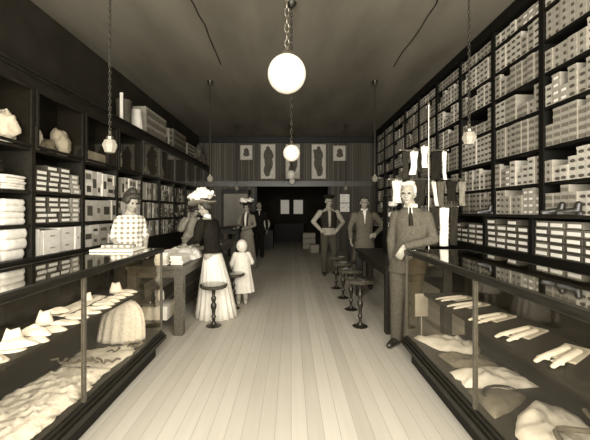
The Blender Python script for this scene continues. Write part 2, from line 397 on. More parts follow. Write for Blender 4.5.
# dark flat boxes with white labels below the ledge
def flat_box(w_, h_, d_, body, lw):
    m = MB(); m.span((0, -w_/2, 0), (d_, w_/2, h_-.012)); m.span((-.003, -w_/2-.001, h_-.014), (d_, w_/2+.001, h_))
    l = MB().span((-.004, -w_*lw/2, h_*.2), (-.0005, w_*lw/2, h_*.72))
    return m.mesh('flat_box', body), l.mesh('box_label', 'label')
FB = flat_box(.19, .07, .3, 'darkcard', .76); FB2 = flat_box(.19, .07, .3, 'midcard', .8)
rr = random.Random(5)
for bay in range(3, 7):
    ya = RP[bay]+.04; yb = RP[bay+1]-.04; n = 4; pitch = (yb-ya)/n
    for c in range(n):
        yc = ya+pitch*(c+.5)
        if yc < 3.0: continue
        cnt = rr.choice([5, 5, 4]) if bay < 5 else rr.choice([5, 4, 3])
        for k in range(cnt):
            kb = FB2 if rr.random() < .25 else FB
            o = bpy.data.objects.new('flat_box', kb[0]); col.objects.link(o)
            o.location = (LX+.015+rr.uniform(0, .012), yc+rr.uniform(-.003, .003), .937+k*.0765)
            nm = ['nearest', 'second', 'third', 'fourth'][bay-3]
            tag(o, '%s flat box under the ledge, %s bay, %s column back, %s from bottom' % ('brown' if kb is FB2 else 'dark', nm.replace('nearest', 'first'), ORD[c+1], ORD[k+1]), 'box', 'flat labelled boxes below the right-hand ledge')
            l = bpy.data.objects.new('box_label', kb[1]); col.objects.link(l); l.parent = o; l['label'] = 'white paper label'
# farther bays below the ledge
b = MB()
for bay in list(range(0, 3))+list(range(7, len(RP)-1)):
    ya = RP[bay]+.04; yb = RP[bay+1]-.04; pitch = (yb-ya)/4
    for c in range(4):
        for k in range(rr.choice([3, 4, 5])):
            yc = ya+pitch*(c+.5); b.span((LX+.02, yc-.09, .937+k*.076), (LX+.3, yc+.09, .937+k*.076+.07)); b.span((LX+.017, yc-.07, .937+k*.076+.018), (LX+.0195, yc+.07, .937+k*.076+.05), 1)
tag(b.build('flat_boxes', ['darkcard', 'label']), 'rest of the flat labelled boxes below the ledge, mostly in the farthest bays', 'boxes', kind='stuff')
# black shoes standing on the ledge
def shoe(scale=1):
    m = MB(); m.chain([(0, 0, .05), (0, -.09, .04), (0, -.17, .03)], [.04, .036, .028], n=10); m.chain([(0, 0, .05), (0, .01, .12)], [.038, .034]); m.box((0, .02, .012), (.05, .05, .024)); m.box((0, -.1, .008), (.06, .16, .016))
    return m
for (x, y, rz, lb) in ((2.76, 4.72, 118, 'black shoe standing on the ledge in the second bay, toe towards the counter'), (2.78, 3.5, 125, 'black shoe lying on the ledge in the nearest bay, heel to the wall'), (2.78, 3.3, 135, 'black boot on the ledge in the nearest bay nearer the front than the lying shoe')):
    s_ = remesh(shoe(), 'display_shoe', 'leather', None, .008, 1); s_.location = (x, y, 1.379); s_.rotation_euler = (0, 0, R(-rz)); s_.scale = (.9, .9, .9)
    tag(s_, lb, 'shoe', 'black shoes on the right-hand ledge')

# ------------------------------------------------------------------ left-hand shelving
SX = -2.86; LP = [3.78+BAY*k for k in range(-4, 10)]
LZ = [.91, 1.275, 1.645, 2.12]
t = thing('wall_cabinet', 'dark shelving with glass-doored upper cupboards along the left wall', 'cabinet', (SX, 0, 0))
for y in LP: MB().span((-.35, y-.028, .91), (0, y+.028, 2.9)).build('upright', 'dark', t)
for z in LZ[1:]: MB().span((-.35, LP[0], z-.035), (-.008, LP[-1], z-.002)).build('shelf_board', 'dark', t)
MB().span((-.37, LP[0], .08), (-.35, LP[-1], 2.9)).build('back_panel', 'darker', t)
MB().span((-.35, LP[0], .08), (.02, LP[-1], .875)).build('base_cabinet', 'dark', t)
MB().span((-.35, LP[0], .875), (.04, LP[-1], .908)).build('base_top', 'dark', t, bevel=.004)
MB().span((-.35, LP[0], 0), (-.03, LP[-1], .08)).build('plinth', 'darker', t)
c_ = MB(); c_.span((-.37, LP[0], 2.9), (.03, LP[-1], 2.93)); c_.span((-.37, LP[0], 2.93), (.06, LP[-1], 2.955)); c_.span((0.0, LP[0], 2.78), (.012, LP[-1], 2.9))
c_.build('cornice', 'dark', t, bevel=.004)
for i in range(len(LP)-1):
    ya, yb = LP[i]+.03, LP[i+1]-.03
    d = MB(); w_ = .03
    d.span((.002, ya, 2.125), (.02, ya+w_, 2.78)); d.span((.002, yb-w_, 2.125), (.02, yb, 2.78)); d.span((.002, ya+w_, 2.125), (.02, yb-w_, 2.155)); d.span((.002, ya+w_, 2.75), (.02, yb-w_, 2.78))
    do = d.build('cupboard_door', 'wood' if i > 6 else 'dark', t)
    MB().span((.009, ya+w_, 2.155), (.012, yb-w_, 2.75)).build('door_pane', 'glass', do)
# left shelf contents
BAYL = {3: 'nearest left-wall bay', 4: 'second left-wall bay', 5: 'third left-wall bay', 6: 'fourth left-wall bay', 7: 'fifth left-wall bay', 8: 'sixth left-wall bay', 9: 'seventh left-wall bay', 10: 'eighth left-wall bay', 11: 'ninth left-wall bay', 12: 'tenth left-wall bay'}
SHN = ['bottom', 'middle', 'top open']
rr = random.Random(11)
def lbox(y, z, w_, h_, d_, body, lab=None, lw=.7, lh=.5, dx=0, tilt=0, lid=True):
    m = MB(); m.span((-d_, -w_/2, 0), (0, w_/2, h_))
    if lid: m.span((-d_, -w_/2-.002, h_*.72), (.003, w_/2+.002, h_+.0005))
    o = m.build('carton', body, None, (SX-.012-dx, y, z)); 
    if lab: MB().span((.0036, -w_*lw/2, h_*(.5-lh/2)), (.0052, w_*lw/2, h_*(.5+lh/2))).build('box_label', lab, o)
    return o
def lcell(i): return LP[i]+.035, LP[i+1]-.035
# nearest bay: folded white cloth
def cloth_fold(name, w_, d_, h_, seed, mt='white', layers=5):
    m = MB(); r_ = random.Random(seed); zz = 0
    for l in range(layers):
        hh = h_/layers; dw = r_.uniform(.86, 1)
        rs = []; 
        for q in range(5):
            a = q/4; bul = math.sin(math.pi*a)
            n = 28; ring = []
            for j in range(n):
                th = 2*math.pi*j/n; cx = math.copysign(abs(math.cos(th))**.35, math.cos(th)); sy = math.copysign(abs(math.sin(th))**.35, math.sin(th))
                ring.append((cx*(d_/2*dw-.012+.012*bul+.008*noise.noise((j*.5, l*2., seed))), sy*(w_/2*dw-.012+.012*bul+.008*noise.noise((j*.4, l*3., seed+9))), zz+hh*a+.012*noise.noise((j*.3, l, seed+4))*(l > 0)))
            rs.append(ring)
        m.rings(rs); zz += hh
    return m
for row, (hs, lb) in enumerate(((.31, 'folded white linen, bottom shelf, nearest left bay,'), (.29, 'bulky folded white blankets, middle shelf, nearest left bay,'), (.17, 'low pile of white cloth, top open shelf, nearest left bay,'))):
    for q, y in enumerate((3.22, 3.575)):
        o = cloth_fold('folded_linen', .37, .34, hs-(.03*q if row else 0)+.01, row*3+q, 'white', 3+row).build('folded_linen', 'white', None, (SX-.17, y-.02, LZ[row]), smooth='all')
        tag(o, lb+(' nearer the front' if q == 0 else ' beside the upright'), 'linen', 'folded white cloth in the nearest left bay')
o = tag(cloth_fold('x', .18, .2, .12, 77, 'white', 3).build('folded_linen', 'charcoal', None, (SX-.11, 3.35, LZ[2]+.171), smooth='all'), 'small dark folded garment lying on white cloth, top open shelf, nearest left bay', 'linen')
# second bay: two rows of dark boxes with white ends in four stacks, big white cartons below
ya, yb = lcell(4)
for row in (1, 2):
    for c in range(4):
        yc = ya+.21*(c+.5)
        for k in range((5, 5, 5, 5)[c] if row == 1 else (4, 5, 5, 4)[c]):
            gm = (c == 3)
            o = lbox(yc+rr.uniform(-.018, .018), LZ[row]+k*.063, .18, .062, .28, 'greycard' if gm else 'darkcard', 'label', .82 if not gm else .6, .55, rr.uniform(0, .03))
            tag(o, '%s white-ended box, %s shelf, second left bay, %s stack back, %s from bottom' % ('grey' if gm else 'dark', 'middle' if row == 1 else 'top', ORD[c+1], ORD[k+1]), 'box', 'dark boxes with white end labels')
for k, (y, z, w_, h_) in enumerate(((ya+.04, 0, .055, .3), (ya+.105, 0, .05, .27), (ya+.28, 0, .28, .14), (ya+.28, .141, .28, .14), (ya+.57, 0, .27, .15), (ya+.57, .151, .27, .15), (ya+.78, 0, .11, .3))):
    o = lbox(y, LZ[0]+z, w_, h_, .3, 'paper', None if k < 2 else 'greycard', .3, .12, rr.uniform(0, .02))
    tag(o, ('upright white carton, %s from the front, bottom shelf, second left bay' % ORD[k+1]) if k < 2 else ['', '', 'lower white carton behind the two upright ones, bottom shelf, second left bay', 'upper white carton behind the two upright ones, bottom shelf, second left bay', 'lower wide white carton mid bottom shelf, second left bay', 'upper wide white carton mid bottom shelf, second left bay', 'narrow white carton at the far end, bottom shelf, second left bay'][k], 'carton', 'white cartons on the bottom shelf of the second left bay')
# other bays
for i in range(5, 13):
    ya, yb = lcell(i)
    for row in range(3):
        y = ya; top = LZ[row+1]-LZ[row]-.05; c = 0
        if row == 2: top = .36
        while y < yb-.05:
            if i == 5: w_ = rr.choice([.2, .26, .17, .13])
            elif i == 6: w_ = rr.choice([.15, .12, .2])
            elif i < 8: w_ = rr.choice([.1, .075, .12])
            else: w_ = rr.choice([.13, .15, .11])
            w_ = min(w_, yb-y); c += 1
            nst = rr.choice([1, 2]) if i in (5, 6) else (1 if i < 8 else rr.choice([2, 3]))
            for k in range(nst):
                h_ = top/nst*rr.uniform(.93, 1) if k == nst-1 else top/nst*.995
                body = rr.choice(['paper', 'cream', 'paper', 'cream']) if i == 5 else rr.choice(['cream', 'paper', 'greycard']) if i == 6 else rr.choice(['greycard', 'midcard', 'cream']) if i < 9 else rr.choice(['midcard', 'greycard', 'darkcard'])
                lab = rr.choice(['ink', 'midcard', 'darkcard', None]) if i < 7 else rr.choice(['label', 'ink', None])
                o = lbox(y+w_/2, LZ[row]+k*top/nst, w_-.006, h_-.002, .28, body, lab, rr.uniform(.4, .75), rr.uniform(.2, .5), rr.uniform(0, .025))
                nm = {'paper': 'white', 'cream': 'cream', 'greycard': 'grey', 'midcard': 'brown', 'darkcard': 'dark'}[body]
                lv = '' if nst == 1 else (' lower' if k == 0 else (' upper' if k == nst-1 else ' middle'))
                tag(o, '%s%s carton, %s open shelf, %s, %s from the front' % (nm, lv, SHN[row].replace(' open', ''), BAYL[i].replace(' left-wall', ' left'), ORD[min(c, 13)]), 'carton', 'cartons on the left wall shelves')
            y += w_
# contents of the glass-doored cupboards
def heap(name, c, r, seed, mt='white', amp=.5, vox=.015):
    m = MB(); rs = random.Random(seed); n, mm = 28, 18; vs = []
    for i in range(mm+1):
        t_ = math.pi*i/mm
        ring = []
        for j in range(n):
            p = 2*math.pi*j/n; d = Vector((math.sin(t_)*math.cos(p), math.sin(t_)*math.sin(p), -math.cos(t_)))
            k = 1+amp*noise.noise(d*1.6+Vector((seed, 0, 0)))+amp*.45*noise.noise(d*4+Vector((0, seed, 0)))
            ring.append((d.x*r[0]*k, d.y*r[1]*k, max(0, r[2]*(1+d.z*k))*1.0))
        vs.append(ring)
    m.rings(vs)
    return m.build(name, mt, None, c, smooth='all')
for k, (y, r_, mt, lb, nm, ct) in enumerate(((3.2, (.11, .15, .17), 'white', 'white draped cloth in the nearest glass-doored cupboard, at its front', 'draped_cloth', 'cloth'), (3.58, (.12, .14, .17), 'white', 'tall crumpled white cloth in the nearest glass-doored cupboard, by the upright', 'draped_cloth', 'cloth'),
    (3.96, (.1, .12, .14), 'white', 'small white bonnet in the second glass-doored cupboard', 'cloth_bonnet', 'bonnet'), (4.2, (.1, .12, .09), 'plush', 'grey soft hat in the second glass-doored cupboard', 'soft_hat', 'hat'), (4.46, (.11, .14, .18), 'cream', 'pale knotted cloth hat in the second glass-doored cupboard', 'soft_hat', 'hat'),
    (5.9, (.08, .1, .19), 'cream', 'pale upright wrapped bundle in the fourth glass-doored cupboard', 'wrapped_bundle', 'bundle'), (6.82, (.09, .13, .12), 'greycard', 'grey bundle in the fifth glass-doored cupboard', 'wrapped_bundle', 'bundle'), (7.75, (.09, .2, .17), 'greycard', 'grey bundle in the sixth glass-doored cupboard', 'wrapped_bundle', 'bundle'), (9.6, (.09, .3, .17), 'greycard', 'long grey bundle in a far glass-doored cupboard', 'wrapped_bundle', 'bundle'))):
    tag(heap(nm, (SX-.17, y, LZ[3]), r_, k*3.1+1, mt), lb, ct)
o = MB(); o.span((-.25, -.24, 0), (0, .24, .17)); o = tag(o.build('carton', 'greycard', None, (SX-.04, 5.08, LZ[3]), bevel=.004), 'low grey carton alone in the third glass-doored cupboard', 'carton')
# things on top of the left cabinet
TOPZ = 2.956
o = MB(); o.span((-.05, 0, 0), (.0, .02, .48)); tag(o.build('paper_board', 'paper', None, (SX-.0, 5.78, TOPZ)), 'tall narrow white board standing on top of left cabinet', 'board')
def pot(r0, r1, h_, loc, mt, lb, nm='hat_box', ct='hat box'):
    m = MB(); m.lathe([(r0, 0), (r1, h_)], n=32); o = m.build(nm, mt, None, loc, smooth=True)
    MB().lathe([(r1+.006, h_-.05), (r1+.006, h_+.004)], n=32).build('rim', mt, o, smooth=True); return tag(o, lb, ct)
pot(.12, .125, .40, (SX-.08, 5.98, TOPZ), 'darkcard', 'dark cylindrical hat box on top of left cabinet', )
pot(.1, .105, .48, (SX-.24, 6.24, TOPZ), 'midcard', 'taller brown cylindrical hat box behind the dark one')
pot(.12, .08, .36, (SX-.05, 6.4, TOPZ), 'paper', 'white tapering bucket on top of left cabinet', 'paper_bucket', 'bucket')
m = MB(); root = thing('small_drawer_chest', 'pale chest with rows of dark pigeonholes on top of left cabinet', 'chest', (SX, 6.7, TOPZ))
m.span((-.26, 0, 0), (0, 1.1, .53)); m.build('chest_body', 'greycard', root)
for r_ in range(3):
    for c in range(7):
        MB().span((.001, .03+c*.15, .04+r_*.165), (.012, .165+c*.15, .14+r_*.165)).build('drawer', 'midcard', root)
for (y0, y1, h_, mt, lb) in ((8.0, 8.25, .42, 'greycard', 'pale carton next to the chest on top of left cabinet'), (8.3, 9.3, .48, 'midcard', 'broad brown case with printed panel on top of left cabinet'), (9.4, 10.1, .36, 'greycard', 'striped grey carton on top of left cabinet beyond the brown case')):
    m = MB(); m.span((-.28, 0, 0), (0, y1-y0, h_)); m.span((-.1, -.003, .05), (-.03, 0, h_*.5), 1)
    for q in range(3): m.span((0, .06, .05+q*h_*.3), (.004, y1-y0-.06, .05+q*h_*.3+h_*.14), 1)
    tag(m.build('carton', [mt, 'darkcard'], None, (SX-.01, y0, TOPZ), bevel=.004), lb, 'carton')
for k, (y, r_) in enumerate(((10.4, (.13, .22, .22)), (10.9, (.14, .25, .28)), (11.45, (.13, .24, .2)))):
    tag(heap('cloth_bundle', (SX-.17, y, TOPZ), r_, 40+k*3, 'plush'), ['first', 'largest middle', 'farthest'][k]+' rumpled grey bundle on the far end of left cabinet top', 'bundle')

# ------------------------------------------------------------------ showcases
def showcase(sgn, xf, xb, yn, yf, label, posts, shelf_x):
    root = thing('showcase', label, 'showcase', (xf, yn, 0))
    def sp(a, b, nm, mt, par=root, bv=0, mb=None):
        m = MB(); m.span((a[0]-xf, a[1]-yn, a[2]), (b[0]-xf, b[1]-yn, b[2])); return m.build(nm, mt, par, bevel=bv)
    s = sgn
    m = MB()
    def q(a, b): m.span((a[0]-xf, a[1]-yn, a[2]), (b[0]-xf, b[1]-yn, b[2]))
    q((xf+s*.0, yn, 0), (xb, yf-.18, .1)); m.build('plinth', 'darker', root)
    m = MB(); q((xf-s*.03, yn, .1), (xb, yf+.03, .14)); q((xf-s*.015, yn, .14), (xb, yf+.015, .165)); q((xf, yn, .165), (xb, yf, .195)); m.build('base_moulding', 'case', root, bevel=.004)
    for zz, nm in ((1.0, 'top_rail'),):
        m = MB(); q((xf-s*.012, yn, .995), (xf+s*.03, yf+.012, 1.04)); q((xf+s*.03, yf-.03, .995), (xb, yf+.012, 1.04)); q((xb-s*.03, yn, .995), (xb, yf-.03, 1.04)); m.build(nm, 'case', root, bevel=.006)
    for y in posts: sp((xf, y-.012, .195), (xf+s*.022, y+.012, .995), 'post', 'wood')
    sp((xf, yf-.022, .195), (xf+s*.022, yf, .995), 'post', 'wood'); sp((xb-s*.03, yf-.03, .195), (xb, yf, .995), 'post', 'case')
    ys = [yn]+sorted(posts)+[yf-.01]
    for a, b_ in zip(ys[:-1], ys[1:]): sp((xf+s*.008, a+.012, .195), (xf+s*.012, b_-.012, .995), 'front_pane', 'glass')
    sp((xf+s*.022, yf-.012, .195), (xb-s*.03, yf-.008, .995), 'end_pane', 'glass')
    sp((xf+s*.03, yn, 1.034), (xb-s*.03, yf-.03, 1.04), 'top_pane', 'topglass')
    sp((xb-s*.02, yn, .195), (xb, yf-.03, .995), 'back_panel', 'case')
    sh = sp((shelf_x, yn, .6), (xb-s*.02, yf-.05, .62), 'inner_shelf', 'dark')
    return root
LC = (-1.32, -1.9, -.4, 3.5); RC = (1.13, 1.75, -.4, 3.37)
showcase(-1, *LC, 'long dark-framed glass showcase left of the aisle holding white lace and collars', [.864, 2.184], -1.49)
showcase(1, *RC, 'long dark-framed glass showcase right of the aisle holding gloves and folded garments', [.84, 2.105], 1.29)

def sheet(name, outline, z, mt, loc, seed=0, th=.012, bump=.012, res=26, label=None, cat=None, rz=0):
    """soft cloth lying flat: polygon outline in XY turned into a puffy, rippled slab"""
    bm = bmesh.new(); cx = sum(p[0] for p in outline)/len(outline); cy = sum(p[1] for p in outline)/len(outline)
    n = len(outline); rings = []
    m = MB(); K = 7
    for k in range(K+1):
        f = 1-k/K; ring = []
        for (x, y) in outline:
            px, py = cx+(x-cx)*f, cy+(y-cy)*f
            hgt = th*(1-f**6)+bump*(noise.noise((px*14+seed, py*14, seed))+.6)*(1-f**4)
            ring.append((px, py, max(0.001, hgt)))
        rings.append(ring)
    base = [(x, y, 0) for (x, y) in outline]
    m.rings([base]+rings)
    o = m.build(name, mt, None, loc, rz, smooth='all')
    return tag(o, label, cat) if label else o
def dense(poly, k=5, jag=0, seed=0):
    out = []
    for i in range(len(poly)):
        a, b_ = poly[i], poly[(i+1) % len(poly)]
        for q in range(k):
            t_ = q/k; jx = jag*noise.noise((i*3.1+q*.9, seed, 1.)); jy = jag*noise.noise((i*2.3+q*.7, seed, 5.))
            out.append((a[0]*(1-t_)+b_[0]*t_+jx, a[1]*(1-t_)+b_[1]*t_+jy))
    return out
FZ = .1955; SZ = .6205
# left case floor
def fluffy():
    m = MB(); nx, ny = 26, 90; x0, x1, y0_, y1_ = -1.86, -1.38, .5, 2.62; vs = []; fs = []
    for i in range(ny+1):
        for j in range(nx+1):
            u, v = j/nx, i/ny; e = min(u, 1-u, v*3, (1-v)*3)
            x = x0+(x1-x0)*u; y = y0_+(y1_-y0_)*v
            edge = .035*noise.noise((x*30, y*30, 2)) if e < .06 else 0
            z = .045*min(1, e*7)+.03*noise.noise((x*22, y*22, 0))*min(1, e*5)+.018*noise.noise((x*50, y*50, 3))*min(1, e*6)
            # narrower towards its far end
            x = x-(v > .8)*(v-.8)*.5*(1-u)*-1
            vs.append((x+edge-x0, y+edge*1.3-y0_, max(.001, z+.012)))
    for i in range(ny):
        for j in range(nx):
            a = i*(nx+1)+j; fs.append((a, a+1, a+nx+2, a+nx+1))
    m.add(vs, fs); o = m.build('feather_boa', 'feather', None, (x0, y0_, FZ), smooth='all')
    s_ = o.modifiers.new('s', 'SOLIDIFY'); s_.thickness = .006; return o
tag(fluffy(), 'fluffy white feather trimming spread on the floor of the left showcase', 'trimming')
sheet('lace_collar', dense([(-1.82, 2.66), (-1.6, 2.68), (-1.4, 2.62), (-1.36, 2.95), (-1.42, 3.08), (-1.62, 3.05), (-1.84, 2.95)], 6, .03, 3), 0, 'lace', (0, 0, FZ), 3, .02, .02, label='wide pale lace collar beyond the white feather trimming in left showcase', cat='collar')
m = MB()
for k in range(7):
    a = [(-1.84+.07*k+.02*math.sin(q*1.3+k), 2.60+.03*math.sin(q*.9+k*1.7)+.02*k/7, .03+.008*math.cos(q)) for q in range(6)]
    m.tube([(p[0]+.02*i, p[1]+.015*math.sin(i*2), p[2]) for i, p in enumerate(a)], .008, n=6)
tag(m.build('beaded_fringe', 'midcard', None, (0, 0, FZ+.045), smooth=True), 'dark beaded fringe at the near edge of the lace collar', 'trimming')
for (x, y, lb) in ((-1.55, 2.86, 'left dark buckle on the lace collar in left showcase'), (-1.43, 2.97, 'right dark buckle on the lace collar, nearer the petticoat')):
    m = MB(); m.tube([(0, 0, .04), (.03, .03, .045), (.06, .0, .04), (.085, .01, .05), (.09, .03, .06)], .006); m.ball((.09, .03, .06), .012); tag(m.build('dress_buckle', 'ink', None, (x, y, FZ), smooth=True), lb, 'buckle')
# gathered petticoat standing up
m = MB(); rs = []
for k in range(13):
    t_ = k/12; z = .385*t_; rx = .215*math.sqrt(max(.04, 1-.92*t_**4))-.02*t_; ry = .115*math.sqrt(max(.05, 1-.9*t_**3))
    rs.append((.03*t_, 0, z, max(rx, .04), max(ry, .02), .05*(1-t_)+.02))
m.loft(rs, n=72, pleat=14)
o = m.build('lace_petticoat', 'lace', None, (-1.62, 3.24, FZ), smooth='all'); tag(o, 'white gathered lace petticoat standing upright at far end of left showcase', 'petticoat')
m = MB()
for k in range(3): m.lathe([(.075-.012*k, .004), (.085-.012*k, .012), (.075-.012*k, .02), (.067-.012*k, .012), (.075-.012*k, .004)], (0, 0, 0), n=28, cap=False)
o = m.build('coiled_belt', 'greycard', None, (-1.44, 3.1, FZ), smooth=True); tag(o, 'coiled grey belt in front of the petticoat in left showcase', 'belt')
# left case shelf: peaked bonnets and flat collars
def bonnet(label, x, y, s=1, rz=0):
    m = MB(); n = 20; prof = [(.07, .055, 0), (.068, .052, .03), (.058, .045, .06), (.045, .03, .085), (.04, .012, .1)]
    rs = []
    for (a, c, z) in prof: rs.append([(a*math.cos(2*math.pi*j/n), c*math.sin(2*math.pi*j/n), z+(.022*abs(math.cos(2*math.pi*j/n))**3 if z > .07 else 0)) for j in range(n)])
    m.rings(rs); o = m.build('linen_bonnet', 'white', None, (x, y, SZ), rz, smooth='all'); o.scale = (s, s, s)
    return tag(o, label, 'bonnet', 'peaked white bonnets in left showcase')
bonnet('peaked white bonnet nearest the front on the left showcase shelf', -1.66, 2.03, .85, .2)
bonnet('peaked white bonnet beside the middle post on the left showcase shelf', -1.74, 2.4, .85, -.1)
bonnet('small peaked white bonnet in the middle of the left showcase shelf', -1.8, 3.0, .7, .2)
bonnet('peaked white bonnet at the far end of the left showcase shelf', -1.72, 3.34, .85, .1)
bonnet('white bonnet near the front edge of frame on the left showcase shelf', -1.72, 1.72, .8, .1)
def oval(w_, d_, tip=.3, n=20): return [(w_/2*math.cos(2*math.pi*j/n)*(1+tip*.3*math.cos(2*math.pi*j/n)), d_/2*math.sin(2*math.pi*j/n)) for j in range(n)]
rr = random.Random(4)
ys = [1.55, 1.68, 1.82, 1.95, 2.1, 2.27, 2.42, 2.56, 2.68, 2.8, 2.91, 3.02, 3.13, 3.25, 3.36]
for k, y in enumerate(ys):
    w_ = rr.uniform(.18, .22); x = -1.605+rr.uniform(-.01, .01)
    sheet('linen_collar', oval(w_, .1, rr.uniform(-.5, .5)), 0, 'white', (x, y, SZ), k*2.3, .012, .016, label='flat white linen collar, %s from the front along left showcase shelf edge' % (ORD+['fourteenth', 'fifteenth'])[k+1], cat='collar', rz=rr.uniform(-.25, .25))['group'] = 'flat collars on the left showcase shelf'
for k, (x, y, w_) in enumerate(((-1.58, 1.95, .22), (-1.62, 2.16, .24), (-1.78, 2.6, .16), (-1.62, 1.8, .24))):
    sheet('linen_cuff', oval(w_, .11, .8), 0, 'white', (x-.02, y, SZ+.026), 50+k*2.3, .012, .03, label=['second white linen cuff overlapping the collars near the showcase front', 'white linen cuff lying on collars between the two nearest bonnets', 'small white linen cuff behind the collars beyond the middle post', 'white linen cuff lying on collars nearest the front of left showcase'][k], cat='cuff', rz=.3*(-1)**k)['group'] = 'linen cuffs lying on the collars'
sheet('lace_runner', dense([(-1.87, 2.62), (-1.72, 2.56), (-1.72, 3.2), (-1.86, 3.25)], 6, .02, 8), 0, 'lace', (0, 0, SZ), 9, .012, .015, label='long white lace runner along the back of the left showcase shelf', cat='lace')
# goods on top of the left case
def garment_stack(loc, w_, d_, n, label, mt='white'):
    m = MB(); r_ = random.Random(n)
    for k in range(n): m.box((r_.uniform(-.008, .008), r_.uniform(-.01, .01), .011+k*.021), (w_, d_, .019), rz=r_.uniform(-.04, .04))
    return tag(m.build('paper_stack', mt, None, loc, bevel=.006), label, 'paper')
garment_stack((-1.66, 3.28, 1.041), .4, .3, 1, 'flat white sheet parcel on far end of left showcase top', 'paper')
m = MB(); m.box((0, 0, .012), (.3, .1, .024), rz=.1); tag(m.build('striped_cloth', 'plaid', None, (-1.7, 3.36, 1.063), bevel=.008), 'folded checked cloth on the white parcel before the plaid clerk', 'cloth')

# right case contents
def glove_pair(y, x, label, rz=0, s=1.0):
    root = thing('glove_pair', label, 'gloves', (x, y, SZ), rz, 'pairs of gloves on the right showcase shelf')
    m = MB(); m.box((.1, 0, .012), (.22, .12, .02), rz=.1); m.build('wrapper', 'greycard', root, bevel=.006)
    for k in (-1, 1):
        m = MB(); m.chain([(.12, k*.025, .035), (0, k*.03, .033), (-.08, k*.035+.004, .028)], [.02, .021, .016], n=10); m.chain([(-.08, k*.035+.004, .026), (-.12, k*.035, .022)], [.016, .013])
        for f in range(2): m.chain([(-.03, k*.03, .03), (-.07, k*.03+(.025 if f else -.02), .025)], [.012, .008], n=8)
        remesh(m, 'glove', 'cream', root, .006, 1)
    root.scale = (s*1.1, s*.9, s*.55); return root
for k, (px, py) in enumerate(((440, 299), (459, 306), (477, 319), (502, 335), (534, 358))):
    Y = (EYE-.63)*F/(py-211); x = X(px, Y)
    glove_pair(Y, max(x, 1.44), ['pale glove pair farthest back on the right showcase shelf', 'second pale glove pair from the far end, right showcase shelf', 'middle pale glove pair on the right showcase shelf', 'pale glove pair second nearest on the right showcase shelf', 'large pale glove pair nearest on the right showcase shelf'][k], R(18+3*k), 1+.05*k)
MB  # floor garments
sheet('folded_blouse', dense([(1.18, 3.28), (1.3, 2.98), (1.6, 2.88), (1.7, 3.05), (1.62, 3.2), (1.4, 3.3)], 4, .02, 1), 0, 'white', (0, 0, FZ), 2, .02, .05, label='white fan-folded blouse at the far end of the right showcase floor', cat='blouse')
sheet('folded_scarf', dense([(1.24, 2.9), (1.66, 2.8), (1.62, 2.6), (1.28, 2.66)], 5, .02, 5), 0, 'plush', (0, 0, FZ), 4, .03, .03, label='grey folded scarf on the right showcase floor between two white garments', cat='scarf')
sheet('folded_chemise', dense([(1.2, 2.58), (1.5, 2.62), (1.7, 2.52), (1.72, 2.36), (1.45, 2.33), (1.22, 2.36)], 5, .03, 6), 0, 'white', (0, 0, FZ), 6, .03, .05, label='white crumpled chemise midway along the right showcase floor', cat='garment')
sheet('leather_purse', dense([(1.2, 2.32), (1.42, 2.33), (1.56, 2.24), (1.44, 2.14), (1.33, 2.07), (1.2, 2.0)], 5, .005, 6), 0, 'midcard', (0, 0, FZ), 6, .03, .01, label='grey-brown purse on the right showcase floor near the middle post', cat='purse')
m = MB(); m.tube([(.12*math.cos(a), .07*math.sin(a), .012+.01*math.sin(a)) for a in [math.pi*i/10 for i in range(11)]], .009); tag(m.build('purse_strap', 'leather', None, (1.36, 2.2, FZ+.035), .2, smooth=True), 'black looped strap lying on the grey-brown purse', 'strap')
sheet('folded_petticoat', dense([(1.22, 1.85), (1.35, 2.03), (1.55, 2.18), (1.68, 2.1), (1.68, 1.45), (1.22, 1.42)], 5, .03, 9), 0, 'white', (0, 0, FZ), 8, .03, .05, label='large white petticoat nearest the front on the right showcase floor', cat='petticoat')
m = MB(); m.tube([(-.18+.03*i, .06*math.sin(i*.6), .01+.003*i % 2) for i in range(13)], .014); tag(m.build('dark_ribbon', 'midcard', None, (1.48, 1.74, FZ+.085), .5, smooth=True), 'dark ribbon curling across the nearest white petticoat', 'ribbon')
sheet('folded_towel', dense([(1.2, 1.3), (1.7, 1.3), (1.7, .7), (1.2, .7)], 5, .02, 9), 0, 'plush', (0, 0, FZ), 8, .03, .03, label='grey folded towel at the near end of the right showcase floor', cat='towel')
m = MB(); m.box((0, 0, .11), (.13, .008, .23)); tag(m.build('price_card', 'cream', None, (1.28, 3.3, .385), .1), 'pale blank card hanging inside the far end of the right showcase', 'card')
bpy.data.objects['price_card'].location = (1.27, 3.31, FZ); bpy.data.objects['price_card'].scale = (1, 1, 1)
m = MB(); m.span((-.065, -.004, .2), (.065, .004, .42)); m.span((-.004, -.003, 0), (.004, .003, .2)); m.box((0, 0, .004), (.06, .05, .008))
bpy.data.objects['price_card'].data = m.mesh('price_card', 'greycard')
bpy.data.objects['price_card']['label'] = 'pale blank card on a thin stand inside far end of right showcase'

